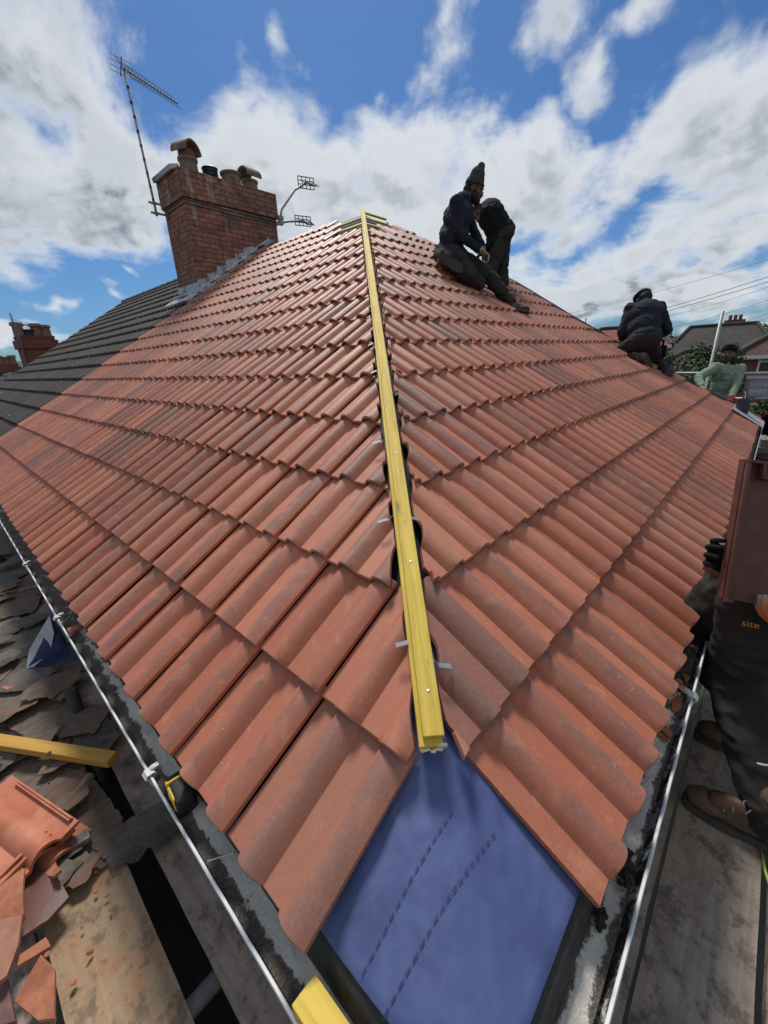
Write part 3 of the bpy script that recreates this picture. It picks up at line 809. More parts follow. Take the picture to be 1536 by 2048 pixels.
def half_cap(bm, c, r, ln, dirx, th=.025):
    x = Vector(dirx).normalized(); y = Vector((0, 0, 1)).cross(x); n = 14; rows = []
    for rr in (r, r-th):
        for e in (-ln/2, ln/2):
            rows.append([bm.verts.new(Vector(c) + y*(rr*math.cos(math.pi*i/n)) + Vector((0, 0, rr*.92*math.sin(math.pi*i/n))) + x*e) for i in range(n+1)])
    a, b, c2, d2 = rows
    for i in range(n):
        bm.faces.new((a[i], b[i], b[i+1], a[i+1])); bm.faces.new((c2[i], c2[i+1], d2[i+1], d2[i]))
        bm.faces.new((a[i], a[i+1], c2[i+1], c2[i])); bm.faces.new((b[i], d2[i], d2[i+1], b[i+1]))
    bm.faces.new((a[0], c2[0], d2[0], b[0])); bm.faces.new((a[n], b[n], d2[n], c2[n]))
def pot(x, y, r, h, cowl=None, m=M_POT, band=False):
    z = CZ+.02
    bm = BM(); lathe(bm, (x, y, z), (x, y, z+h), [(0, r*1.12), (.1, r*1.05), (.8, r*.96), (.84, r*1.1), (.98, r*1.1), (1, r*1.04), (1, r*.8), (.7, r*.76)], 28)
    o = obj('chimney_pot', bm, m, CH, 50)
    if band: 
        bm = BM(); lathe(bm, (x, y, z+h), (x, y, z+h+.10), [(0, r*.92), (.9, r*.92), (1, r*.8)], 28); obj('clay_collar', bm, M_POTR, o, 50)
    if cowl:
        bm = BM(); half_cap(bm, (x, y, z+h+cowl[1]), r*1.32, .31, cowl[0]); obj('hooded_cowl', bm, M_POT, o, 50)
pot(3.76, 7.86, .145, .28, ((.45, -1, 0), .06), M_POT, True)
pot(4.92, 7.86, .14, .22, ((1, .1, 0), .03))
pot(4.50, 7.80, .165, .23)
bm = BM(); x, y = 4.14, 7.86; lathe(bm, (x, y, CZ+.0), (x, y, CZ+.26), [(0, .10), (.45, .10), (.5, .13), (.62, .13), (.64, .115), (.72, .115), (.74, .13), (.86, .13), (.88, .115), (.94, .14), (1, .12), (1, .02)], 24)
obj('black_terminal', bm, M_BLK, CH, 40)
# strap cable round the stack
bm = BM()
for dz in (0, .055):
    z = zc-.02-dz
    tube(bm, [(CX0-.012, CY1+.01, z), (CX0-.012, CY0-.012, z), (CX1+.012, CY0-.012, z-.03)], .009, 6)
obj('lashing_wire', bm, M_ALU, CH, 180)
# lead: stepped flashing up the right face, apron and soaker
bm = BM(); ns = 9
for i in range(6):
    x0 = CX0 + (CX1-CX0)*i/ns - .02; x1 = CX0+(CX1-CX0)*(i+1)/ns + .012
    z0 = T*x0 + .02; z1 = T*x1 + .15
    zt = z1 - .0
    slab(bm, [(x0, CY0-.006-.0015*i, z0-.02), (x1, CY0-.006-.0015*i, T*x1-.0), (x1, CY0-.006-.0015*i, zt), (x0+.0, CY0-.006-.0015*i, zt-.055)], .003, (0, -1, 0))
obj('step_flashing', bm, M_LEAD, CH, None)
bm = BM(); slab(bm, [(CX0-.006, CY0-.02, T*CX0-.05), (CX0-.006, CY1+.05, T*CX0-.05), (CX0-.006, CY1+.05, T*CX0+.20), (CX0-.006, CY0-.02, T*CX0+.20)], .004, (-1, 0, 0))
obj('apron_flashing', bm, M_LEAD, CH)
bm = BM(); prev = None
for i in range(24):
    b = CX0-.28+(CX1-CX0+.1)*i/23
    row = [bm.verts.new(PL(7.49-d_, b, hh + .006*noise.noise(Vector((b*9, d_*9, 0))))) for (d_, hh) in ((0, .10), (.02, .055), (.12, .052), (.2, .035))]
    if prev:
        for j in range(3): bm.faces.new((prev[j], row[j], row[j+1], prev[j+1]))
    prev = row
obj('lead_soaker', bm, M_LEAD, CH, 180)
bm = BM(); prev = None
for i in range(20):
    a = 7.3+1.2*i/19
    row = [bm.verts.new(PL(a, b, hh + .008*noise.noise(Vector((a*9, b*9, 0))))) for (b, hh) in ((CX0-.0, .09), (CX0-.03, .055), (CX0-.2, .055), (CX0-.3, .04))]
    if prev:
        for j in range(3): bm.faces.new((prev[j], row[j], row[j+1], prev[j+1]))
    prev = row
obj('lead_apron', bm, M_LEAD, CH, 180)
# vent pipe with its lead slate
bp = onR(1480, 832, .0); 
VP = thing('vent_pipe', 'navy vent pipe rising from bright lead low on the far right slope', 'vent pipe', bp)
top = at(1489, 797, (bp-CAM).dot(_d)); top.x = bp.x; top.y = bp.y
bm = BM(); lathe(bm, bp-Vector((0, 0, .1)), (bp.x, bp.y, top.z), [(0, .072), (.95, .072), (.95, .078), (1, .078), (1, .066), (.8, .064)], 24); obj('pipe', bm, M_NAVYP, VP, 50)
bm = BM(); tube(bm, [(bp.x-.05, bp.y-.02, top.z-.0), (bp.x+.07, bp.y, top.z+.01), (bp.x+.11, bp.y, top.z+.06), (bp.x+.15, bp.y+.02, top.z+.075)], .013, 8); obj('strap', bm, M_BLK, VP, 60)
bm = BM(); slab(bm, [PR(bp.x-.28, bp.y-.23, .055), PR(bp.x+.30, bp.y-.23, .055), PR(bp.x+.30, bp.y+.12, .06), PR(bp.x-.28, bp.y+.12, .06)], .004, NR); obj('lead_slate', bm, simple('bright_lead', (.55, .56, .58), (.38, .39, .41), 8, .4, metal=.3, bs=.5, bd=.006), VP)

# ------------------------------------------------------------------ neighbour's dark roof and the terrace beyond
def neighbour(name, label, y0, y1, old, chim, wmat, dz=0.0):
    def PL(a, b, h=0): return Vector((b, a, T*b+dz)) + NL*h
    t = thing(name, label, 'house', (APEX, (y0+y1)/2, GROUND))
    A = Acc(); n = int((y1-y0)/.3)
    for k in range(17):
        s0 = k*GA; s1 = min(s0+GA+.03, SMAX+.03)
        if s1-s0 < .05: continue
        for i in range(n):
            tile(A, PL, y0+.3*i, .297, s0+random.uniform(-.004, .004), s1, True, us=UCRS, th=.022, lift=.040, tilt=(random.uniform(-.003, .003), 0))
    obj('tile_slope', A.mesh('tile_slope'), old, t, 40)
    bm = BM()
    slab(bm, [PL(y0, -.18, -.035), PL(y0, APEX, -.035), PL(y1, APEX, -.035), PL(y1, -.18, -.035)], .02, NL)
    slab(bm, [(APEX, y0+.01, T*APEX+dz), (APEX, y1, T*APEX+dz), (9.7, y1, -.1+dz), (9.7, y0+.01, -.1+dz)], .05)
    obj('rear_slope', bm, M_OLD, t)
    bm = BM(); box(bm, (APEX, (y0+y1)/2, (GROUND-.3+dz)/2), (9.0, y1-y0-.1, -GROUND-.3+dz)); 
    for yy in (y0+.15, y1-.1):
        vs = [bm.verts.new(p) for p in ((.1, yy, -.29+dz), (9.4, yy, -.29+dz), (APEX, yy, T*APEX-.12+dz))]; bm.faces.new(vs)
    me = bpy.data.meshes.new('w'); bm.to_mesh(me); bm.free(); uvm(me); obj('wall', me, wmat, t)
    # verge: clay ridge bedded down the gable
    bm = BM()
    for i in range(15):
        b0 = -.2+.345*i; b1 = b0+.33
        if b1 > APEX+.05: break
        lathe(bm, PL(y1-.03, b0, .0), PL(y1-.03, b1+.01, .014), [(0, .035), (1, .04)], 10)
    obj('verge_tiles', bm, M_OLD, t, 50)
    bm = BM(); 
    y = y0+.0
    while y < y1-.2:
        lathe(bm, (APEX, y, T*APEX-.04+dz), (APEX, y+.44, T*APEX-.03+dz), [(0, .12), (1, .125)], 12); y += .45
    obj('ridge_tiles', bm, M_OLD, t, 50)
    return t
NB = neighbour('house', 'attached neighbouring house with an old dark concrete tile roof left of the red slope', 7.36, 15.65, M_OLD, None, M_WALL)
# lichen flecks on the old roof
bm = BM()
for i in range(26):
    a, b = random.uniform(7.5, 13), random.uniform(.2, 4.6); q = PL(a, b, .05); ell(bm, q, (.025*random.uniform(.4, 1.3), .03, .006))
meta(obj('lichen_spots', bm, simple('lichen', (.50, .52, .46), (.36, .38, .32), 30, .9), NB), kind='stuff')
M_OLDB = mat('brown_concrete_tile', tile_fn([(.075, .048, .036), (.095, .062, .045), (.050, .034, .028)], (.12, .085, .06), .7, .8))
T2 = neighbour('house', 'next house beyond the dark roof, its brown roof just showing at the left edge', 17.4, 29.5, M_OLDB, None, M_WALL, -.9)
def far_chimney(parent, px0, px1, pyt, pyb, y, dep, npots, label):
    p0, p1 = onY(px0, pyb, y), onY(px1, pyb, y); zt = onY((px0+px1)/2, pyt, y).z
    x0, x1 = min(p0.x, p1.x), max(p0.x, p1.x); bm = BM()
    box(bm, ((x0+x1)/2, y+dep/2, zt/2-.1), (x1-x0, dep, zt+.2)); box(bm, ((x0+x1)/2, y+dep/2, zt-.24), (x1-x0+.12, dep+.12, .26))
    box(bm, ((x0+x1)/2, y+dep/2, zt-.02), (x1-x0+.02, dep+.02, .06))
    me = bpy.data.meshes.new('c'); bm.to_mesh(me); bm.free(); uvm(me); c = obj('chimney', me, M_BRICKF, parent, label=label)
    for i in range(npots):
        xx = x0 + (x1-x0)*(i+.5)/npots; h = (.42, .22, .40, .36)[i % 4]; bm = BM()
        lathe(bm, (xx, y+dep/2, zt-.02), (xx, y+dep/2, zt+h), [(0, .16), (.75, .14), (.8, .19), (1, .17), (1, .12), (.8, .11)], 14)
        obj('chimney_pot', bm, M_BLK if i == 1 else M_POT, c, 50)
    bm = BM(); n = 5
    for i in range(n):
        a = x0 + (x1-x0)*i/n; b = x0+(x1-x0)*(i+1)/n
        slab(bm, [(a, y-.012-.002*i, T*a-1.0), (b, y-.012-.002*i, T*b-1.0), (b, y-.012-.002*i, T*b-.60), (a, y-.012-.002*i, T*b-.68)], .003, (0, -1, 0))
    obj('step_flashing', bm, M_LEAD, c)
    return x0, x1, zt
fx0, fx1, fzt = far_chimney(T2, 60, 130, 672, 745, 17.6, .9, 4, 'red brick chimney with four short pots')
far_chimney(T2, -8, 56, 728, 785, 28.0, .9, 5, 'far brick chimney cut by the left edge of the photo')
#PART3

# ------------------------------------------------------------------ aerials
def yagi(name, label, foot, topp, boom_end, n, elem, par_pts=None, tilt=0):
    t = thing(name, label, 'aerial', foot, 'television aerials on the chimneys')
    return t
# tall pole and long aerial on the chimney's left corner
fy = CY1-.1
p0 = onY(314, 432, fy); p1 = onY(247, 136, fy)
AE = thing('television_aerial', 'tall thin pole with a long many-pronged aerial leaning off the chimney', 'aerial', p0)
bm = BM(); tube(bm, [p0, p0.lerp(p1, .55), p1], [.02, .018, .016], 8); obj('mast', bm, M_GALV, AE, 180)
be = onY(354, 206, fy-1.15); bs_ = p1 + (p1-be)*.06; bs_ = p1.lerp(be, -.05)
bm = BM(); bar(bm, bs_, be, .022, .022); bar(bm, p1.lerp(be, .0)-Vector((0, 0, .05)), p1.lerp(be, .42)-Vector((0, 0, .035)), .012, .012); obj('boom', bm, M_ALU, AE)
bm = BM(); dx = (be-bs_).normalized().cross(Vector((0, 0, 1))).normalized()
ux = (be-bs_).normalized(); uz = dx.cross(ux)
for i in range(17):
    c = bs_.lerp(be, .05+.93*i/16); L = .17-.004*i
    tube(bm, [c-(dx*.85+uz*.5)*L, c+(dx*.85+uz*.5)*L], .004, 5)
for k in range(4):
    c = bs_ + uz*(-.09+.06*k); tube(bm, [c-dx*.16, c+dx*.16], .006, 5)
tube(bm, [bs_-uz*.12, bs_+uz*.12], .008, 5)
obj('prongs', bm, M_ALU, AE)
bm = BM()
for tt in (.075, .0):
    q = p0.lerp(p1, tt+.02); bar(bm, q-Vector((.09, 0, 0)), (CX0+.0, q.y, q.z-.0), .02, .03)
    box(bm, q, (.07, .06, .03))
obj('bracket', bm, M_GALV, AE)
for i in range(9):
    q = p0.lerp(p1, .12+.095*i); bm = BM(); lathe(bm, q-Vector((0, 0, .02)), q+Vector((0, 0, .02)), [(0, .021), (1, .021)], 8); obj('cable_tie', bm, M_BLK, AE)
def grid_aerial(name, label, foot, elbow, head, hw, hh, fwd, tail):
    t = thing(name, label, 'aerial', foot)
    pts = [foot] + elbow + [head]
    bm = BM(); tube(bm, pts, .02, 8); obj('arm', bm, M_GALV, t, 180)
    bm = BM(); x = Vector((1, -.35, 0)).normalized(); z = Vector((0, 0, 1)); y = z.cross(x)
    for i in range(5):
        a = head + x*(-hw+2*hw*i/4); bar(bm, a-z*hh, a+z*hh, .012, .012)
    for i in range(4):
        a = head + z*(-hh+2*hh*i/3); bar(bm, a-x*hw, a+x*hw, .014, .014)
    obj('reflector', bm, M_ALU, t)
    bm = BM(); q = head + y*-.05; e = head + y*-tail + z*-.34*tail*1.2
    bar(bm, q, e, .02, .02)
    for i in range(6):
        a = q.lerp(e, .18+.16*i); tube(bm, [a-x*(.13-.008*i), a+x*(.13-.008*i)], .006, 5)
    obj('prongs', bm, M_ALU, t)
    bm = BM(); box(bm, foot, (.10, .07, .07)); box(bm, foot-Vector((.10, 0, .02)), (.2, .05, .04)); obj('clamp', bm, M_GALV, t)
    return t
yy = CY0+.25
a0 = onY(562, 440, yy)
grid_aerial('television_aerial', 'higher of the two small grid aerials, on a bent arm right of the chimney', onY(561, 436, yy), [onY(563, 420, yy), onY(575, 402, yy), onY(590, 380, yy)], onY(612, 366, yy), .17, .10, 0, .5)
grid_aerial('television_aerial', 'lower of the two small grid aerials, on a short straight arm right of the chimney', onY(561, 446, yy-.03), [onY(575, 443, yy-.03)], onY(606, 442, yy-.03), .17, .085, 0, .45)
m0 = onY(62, 745, 17.5); m1 = onY(20, 626, 17.5)
FA = thing('television_aerial', 'small distant aerial on a leaning pole by the far left chimney', 'aerial', m0)
bm = BM(); tube(bm, [m0, m1], .025, 6); obj('mast', bm, M_ALU, FA, 180)
bm = BM(); q0 = onY(24, 645, 17.5); q1 = onY(56, 651, 17.2); tube(bm, [q0, q1], .02, 6)
for i in range(7):
    c = q0.lerp(q1, i/6); tube(bm, [c-Vector((0, .12, .12)), c+Vector((0, .12, .12))], .009, 5)
obj('prongs', bm, M_ALU, FA)

# ------------------------------------------------------------------ scaffold decks
def plank(name, label, c, ln, w, th, ang, m, group=None, wear=.004, seed=0, tilt=0):
    bm = BM(); nx = max(8, int(ln/.12)); ny = 4
    R = Matrix.Rotation(ang, 3, 'Z') @ Matrix.Rotation(tilt, 3, 'Y')
    g = {}
    for k, zz in enumerate((th/2, -th/2)):
        for i in range(nx+1):
            for j in range(ny+1):
                x = -ln/2 + ln*i/nx; y = -w/2 + w*j/ny
                if j in (0, ny): y += wear*noise.noise(Vector((x*6, j, seed)))
                z = zz + wear*.8*noise.noise(Vector((x*3, y*8, seed+3)))
                g[k, i, j] = bm.verts.new(R @ Vector((x, y, z)) + Vector(c))
    for i in range(nx):
        for j in range(ny):
            bm.faces.new((g[0, i, j], g[0, i+1, j], g[0, i+1, j+1], g[0, i, j+1])); bm.faces.new((g[1, i, j], g[1, i, j+1], g[1, i+1, j+1], g[1, i+1, j]))
        bm.faces.new((g[0, i, 0], g[1, i, 0], g[1, i+1, 0], g[0, i+1, 0])); bm.faces.new((g[0, i, ny], g[0, i+1, ny], g[1, i+1, ny], g[1, i, ny]))
    for j in range(ny):
        bm.faces.new((g[0, 0, j], g[0, 0, j+1], g[1, 0, j+1], g[1, 0, j])); bm.faces.new((g[0, nx, j], g[1, nx, j], g[1, nx, j+1], g[0, nx, j+1]))
    bmesh.ops.recalc_face_normals(bm, faces=bm.faces)
    me = bpy.data.meshes.new(name); bm.to_mesh(me); bm.free()
    ul = me.uv_layers.new(name='UVMap'); Ri = R.transposed()
    for p in me.polygons:
        for li in p.loop_indices:
            q = Ri @ (me.vertices[me.loops[li].vertex_index].co - Vector(c)); ul.data[li].uv = (q.x+seed*3.1, q.y+seed*.37)
    o = obj(name, me, m, None, None, base=c); return meta(o, label, 'board', group)
GL = 'scaffold boards beside the left gutter'; GRR = 'scaffold boards beside the right gutter'
zL = DECK-.02
M_BLKB = simple('shade_black_board', (.020, .018, .016), (.035, .03, .027), 8, .9)  # near-black colour stands in for the shade below the deck
# left platform, boards running along the gutter
plank('scaffold_board', 'grey board tucked under the left gutter, right of the black slot', (-.192, 4.2, zL), 8.4, .236, .038, rad(90), M_BOARD, GL, seed=1)
plank('scaffold_board', 'ochre mud-stained board at the lower left, between two black slots', (-.498, .55, zL+.004), 2.3, .222, .038, rad(90), M_BOARDL, GL, seed=2)
plank('scaffold_board', 'brown board under torn felt, in line with the ochre board', (-.498, 4.95, zL-.004), 6.4, .222, .038, rad(90), M_BOARD, GL, seed=3)
xs = -.745
for i, lab in enumerate(('board at the left edge beneath the heap of broken tiles', 'outermost left board, behind the broken tiles at the left edge')):
    plank('scaffold_board', lab, (xs-.236*i, 3.9+.2*(i % 2), zL-.006+.004*(i % 3)), 8.2, .226, .038, rad(90), M_BOARD, GL, seed=5+i)
for i in range(2): plank('scaffold_board', ('near-black board added under the left slot to darken it', 'second added dark board under the left platform', 'third added dark board under the left platform', 'fourth added dark board under the left platform')[i], (-.20-.25*i, 3.4, DECK-.42-.03*i), 7.6, .27, .038, rad(90), M_BLKB, 'dark boards added under the left slot', seed=40+i)  # boards added close below the deck to block light and blacken the slot
# right platform
for i, lab in enumerate(('board under the right gutter, nearest the wall', 'board with brown boots standing across its edge, left of the dark slot', 'board right of the dark slot at the bottom right corner'  )):
    plank('scaffold_board', lab, (3.2+.1*(i % 2), -.13-.236*i - (.012 if i > 1 else 0) - .06, zL+.003*(i % 2)), 7.6, .226, .038, 0, M_BOARD, GRR, seed=20+i)
# tubes of the scaffold
def pole(label, p, q, r=.0242, cat='scaffold tube', fit=None):
    bm = BM(); tube(bm, [p, q], r, 16); o = obj('scaffold_tube', bm, M_GALV, None, 180, base=p); meta(o, label, cat, None); return o
def stand(label, px, pyt, dep, zb=GROUND, r=.0242):
    t = at(px, pyt, dep); return pole(label, Vector((t.x+.0, t.y, zb)), t, r)
tp = onZ(140, 1380, -.50)
pole('dark stub of scaffold tube standing up through the torn felt', (tp.x, tp.y, -2.2), (tp.x+.0, tp.y, -.50), .026)
o = [x for x in COL.objects if x.name.startswith('scaffold_tube')][-1]
o.data.materials[0] = simple('rusty_tube', (.06, .052, .045), (.035, .030, .026), 20, .7, metal=.4, bs=.3)
bm = BM(); lathe(bm, (tp.x, tp.y, -.499), (tp.x, tp.y, -.60), [(0, .0245), (.01, .020), (1, .0195)], 16); obj('bore', bm, M_BLK, o)
stand('tall scaffold upright behind the man in the green shirt', 1446, 622, 6.9)
stand('short top of a scaffold upright showing over the far hip', 1171, 636, 8.6)
pa, pb = at(1345, 748, 7.3), at(1700, 748, 6.2)
pole('upper horizontal guard rail behind the man in the green shirt', at(1352, 747, 7.0), at(1640, 747, 6.6), .0242)
pole('lower horizontal guard rail under the grey banner', at(1440, 798, 7.0), at(1640, 796, 6.6), .0242)
# ledgers seen through the slots
pole('dark tube crossing under the left boards, seen in the slot', (-1.4, .55, DECK-.09), (.1, .57, DECK-.09))
lo_ = onZ(470, 1990, DECK-.16)
pole('dark tube rising out of the black slot at the lower left', (lo_.x-.05, lo_.y-.1, -1.6), (lo_.x+.04, lo_.y+.02, DECK-.16), .026)

# ------------------------------------------------------------------ rubbish on the left boards
def torn(poly, z, thick, curl, seed, sub=.022, m=None, name='felt_scrap', edge=.012):
    """ragged sheet from a plan polygon"""
    pts = []
    n = len(poly)
    for i in range(n):
        a, b = Vector(poly[i]), Vector(poly[(i+1) % n]); k = max(2, int((b-a).length/sub))
        for j in range(k):
            p = a.lerp(b, j/k); q = Vector((p.x*38, p.y*38, seed)); p = p + Vector((noise.noise(q), noise.noise(q+Vector((9, 4, 2)))))*edge + Vector((noise.noise(q*2.7), noise.noise(q*2.7+Vector((3, 8, 1)))))*edge*.5
            pts.append(p)
    bm = BM(); f = bm.faces.new([bm.verts.new((p.x, p.y, 0)) for p in pts])
    bmesh.ops.triangulate(bm, faces=[f])
    for _ in range(2):
        bmesh.ops.subdivide_edges(bm, edges=[e for e in bm.edges if e.calc_length() > .05], cuts=1)
        bmesh.ops.triangulate(bm, faces=bm.faces)
    for v in bm.verts:
        q = Vector((v.co.x*5, v.co.y*5, seed*1.7))
        v.co.z = z + curl*max(0, noise.noise(q)+.25) + curl*.3*noise.noise(q*4)
    bmesh.ops.solidify(bm, geom=list(bm.faces), thickness=thick)
    c = sum((v.co for v in bm.verts), Vector())/len(bm.verts)
    return obj(name, bm, m or M_FELT, None, 60, base=c)
def pz(px, z=DECK+.004): return [tuple(onZ(x, y, z).to_2d()) for (x, y) in px]
FELTS = [
 ([(0, 1325), (110, 1330), (185, 1425), (130, 1500), (0, 1455)], M_FELT, 'broad brown felt sheet round the pipe stub', .006, .012),
 ([(0, 1255), (70, 1230), (145, 1260), (175, 1345), (105, 1345), (0, 1340)], M_FELT2, 'dark grey felt sheet under the blue membrane scrap', .010, .012),
 ([(128, 1400), (205, 1420), (245, 1478), (215, 1520), (150, 1490)], M_FELT2, 'curled grey felt piece just below the pipe stub', .014, .030),
 ([(0, 1500), (90, 1510), (150, 1545), (190, 1560), (250, 1640), (230, 1720), (150, 1650), (60, 1600), (0, 1590)], M_FELT, 'brown felt sheet beneath the hammer handle', .008, .014),
 ([(250, 1655), (345, 1600), (360, 1668), (318, 1712), (268, 1700)], M_FELT2, 'dark felt strip folded over the black slot', .028, .016),
 ([(185, 1700), (262, 1668), (310, 1690), (282, 1735), (225, 1745)], M_FELT2, 'torn grey felt corner pointing over the ochre board', .018, .020),
 ([(150, 1690), (240, 1640), (275, 1690), (180, 1760), (140, 1770)], M_FELT, 'brown felt patch at the head of the ochre board', .012, .012),
 ([(0, 1130), (45, 1120), (95, 1180), (70, 1225), (0, 1240)], M_FELT, 'brown felt piece near the left edge above the blue scrap', .010, .025),
 ([(0, 1060), (35, 1065), (75, 1120), (40, 1140), (0, 1110)], M_FELT2, 'grey felt piece highest up the left boards', .012, .020)]
for i, (px, m, lab, zo, cu) in enumerate(FELTS):
    meta(torn(pz(px), DECK+zo, .004, cu, i+1, m=m), lab, 'felt', 'large torn felt sheets on the left boards')
random.seed(21)
for i in range(46):
    y = random.uniform(.9, 5.2); x = random.uniform(-.72, -.28) if y > 1.5 else random.uniform(-.75, -.45)
    r = random.uniform(.03, .13); n = random.choice((4, 5, 6)); a0 = random.random()*6
    poly = [(x+r*random.uniform(.6, 1.2)*math.cos(a0+6.283*j/n)*1.4, y+r*random.uniform(.6, 1.2)*math.sin(a0+6.283*j/n)) for j in range(n)]
    meta(torn(poly, DECK+.016+.0011*i, .003, random.choice((.004, .012, .026)), i+50, .015, random.choice((M_FELT, M_FELT2, M_FELT))), 'small torn scrap of dark roofing felt strewn on the left boards', 'felt', 'small felt scraps on the left boards')
# blue membrane scrap standing up with its pale underside showing
q0 = onZ(100, 1330, DECK+.02)
def scrap():
    bm = BM(); n, mth = 14, 12; g = {}
    base = [onZ(52, 1338, DECK+.035), onZ(152, 1318, DECK+.03)]; topv = at(98, 1232, (q0-CAM).dot(_d)*.97)
    for i in range(n+1):
        for j in range(mth+1):
            u, w = i/n, j/mth
            b = base[0].lerp(base[1], u); tpt = topv + (base[1]-base[0])*(u-.45)*.12
            p = b.lerp(tpt, w); bulge = math.sin(math.pi*w)*.07*math.sin(math.pi*(.2+.8*u)); p += Vector((.5, -.8, .1))*bulge + Vector((0, 0, .012*noise.noise(Vector((u*4, w*4, 0)))))
            g[i, j] = bm.verts.new(p)
    for i in range(n):
        for j in range(mth): bm.faces.new((g[i, j], g[i+1, j], g[i+1, j+1], g[i, j+1]))
    bmesh.ops.solidify(bm, geom=list(bm.faces), thickness=.0015); return bm
BS = obj('membrane_scrap', scrap(), M_UNDER, None, 180, base=q0); meta(BS, 'blue membrane scrap standing curled up against the left gutter', 'membrane')
bm = BM(); g = []
tq = at(98, 1232, (q0-CAM).dot(_d)*.965)
L_ = [onZ(52, 1338, DECK+.04), onZ(58, 1300, DECK+.10), at(80, 1262, (q0-CAM).dot(_d)*.965), tq]; R_ = [onZ(68, 1333, DECK+.05), onZ(100, 1305, DECK+.11), at(108, 1268, (q0-CAM).dot(_d)*.955), tq+Vector((.004, 0, -.004))]
va = [bm.verts.new(p) for p in L_]; vb = [bm.verts.new(p) for p in R_]
for i in range(3): bm.faces.new((va[i], vb[i], vb[i+1], va[i+1]))
bmesh.ops.subdivide_edges(bm, edges=bm.edges, cuts=3, smooth=.5); obj('folded_underside', bm, M_FELTW, BS, 180)
# yellow batten offcut with a hole, lying on the felt
def yellow(label, a, b, w, h, m, hole=None, up=(0, 0, 1), end=0.0):
    bm = BM(); bar(bm, a, b, w, h, up)
    me = bpy.data.meshes.new('yellow_batten'); bmesh.ops.recalc_face_normals(bm, faces=bm.faces); bm.to_mesh(me); bm.free()
    d = (Vector(b)-Vector(a)).normalized(); x, y, _ = frame(d, up)
    ul = me.uv_layers.new(name='UVMap')
    for p in me.polygons:
        for li in p.loop_indices:
            q = me.vertices[me.loops[li].vertex_index].co - Vector(a); ul.data[li].uv = (q.dot(d)+w*7, q.dot(x)+q.dot(y)*1.3)
    o = obj('yellow_batten', me, m, None, base=(Vector(a)+Vector(b))/2); mm = o.modifiers.new('b', 'BEVEL'); mm.width = .003; mm.segments = 2
    meta(o, label, 'batten', None); return o
za = DECK+.075
A_, B_ = onZ(226, 1519, za), onZ(-40, 1478, za)
YB = yellow('dirty yellow batten with a knot hole on the left boards, running out of frame', A_, B_+(B_-A_)*.5, .052, .034, M_YELD)
bm = BM(); c = onZ(98, 1506, za+.018); d_ = (B_-A_).normalized(); lathe(bm, c-Vector((0, 0, .004)), c+Vector((0, 0, .0005)), [(0, .009), (1, .009)], 14); obj('hole', bm, M_BLK, YB)
# yellow timber offcut lying in the left gutter at the bottom of the photo
zt = -.155
A_, B_ = onZ(609, 1990, zt), onZ(700, 2130, zt)
yellow('short bright yellow timber end lying in the left gutter at the bottom', A_, B_, .052, .045, M_YEL)
# claw hammer lying in the felt: handle towards the gutter
hz_ = DECK+.05; ha, hb = onZ(183, 1549, hz_+.01), onZ(128, 1618, hz_)
HM = thing('hammer', 'hammer with a worn wooden handle lying beside the loose red tile', 'hammer', (ha+hb)/2)
bm = BM(); hd2 = (hb-ha); tube(bm, [ha, ha+hd2*.06, ha+hd2*.5, ha+hd2*1.15, ha+hd2*2.2], [.013, .0175, .014, .012, .012], 12); obj('handle', bm, M_OLDWOOD, HM, 180)
bm = BM(); hc = ha+hd2*2.25; sx_ = hd2.normalized().cross(Vector((0, 0, 1))); tube(bm, [hc-sx_*.05, hc-sx_*.02, hc, hc+sx_*.03, hc+sx_*.07+hd2.normalized()*-.012], [.015, .013, .017, .012, .005], 12); obj('head', bm, M_ALU, HM, 180)
# split grey timber
ga, gb = onZ(182, 1668, DECK+.05), onZ(90, 1726, DECK+.04)
bm = BM(); bar(bm, ga, gb+(gb-ga)*.5, .035, .03); bmesh.ops.subdivide_edges(bm, edges=bm.edges, cuts=5)
for v in bm.verts: v.co += Vector((noise.noise(v.co*40), noise.noise(v.co*40+Vector((5, 5, 5))), noise.noise(v.co*30)))*.008
meta(obj('timber_offcut', bm, M_OLDWOOD, None, 40, base=(ga+gb)/2), 'splintered grey timber offcut below the hammer', 'timber')
gc, gd_ = onZ(0, 1190, DECK+.03), onZ(75, 1172, DECK+.03)
bm = BM(); bar(bm, gc, gd_, .03, .02); meta(obj('timber_offcut', bm, M_OLDWOOD, None, base=(gc+gd_)/2), 'thin old lath across the felt near the left edge', 'timber')
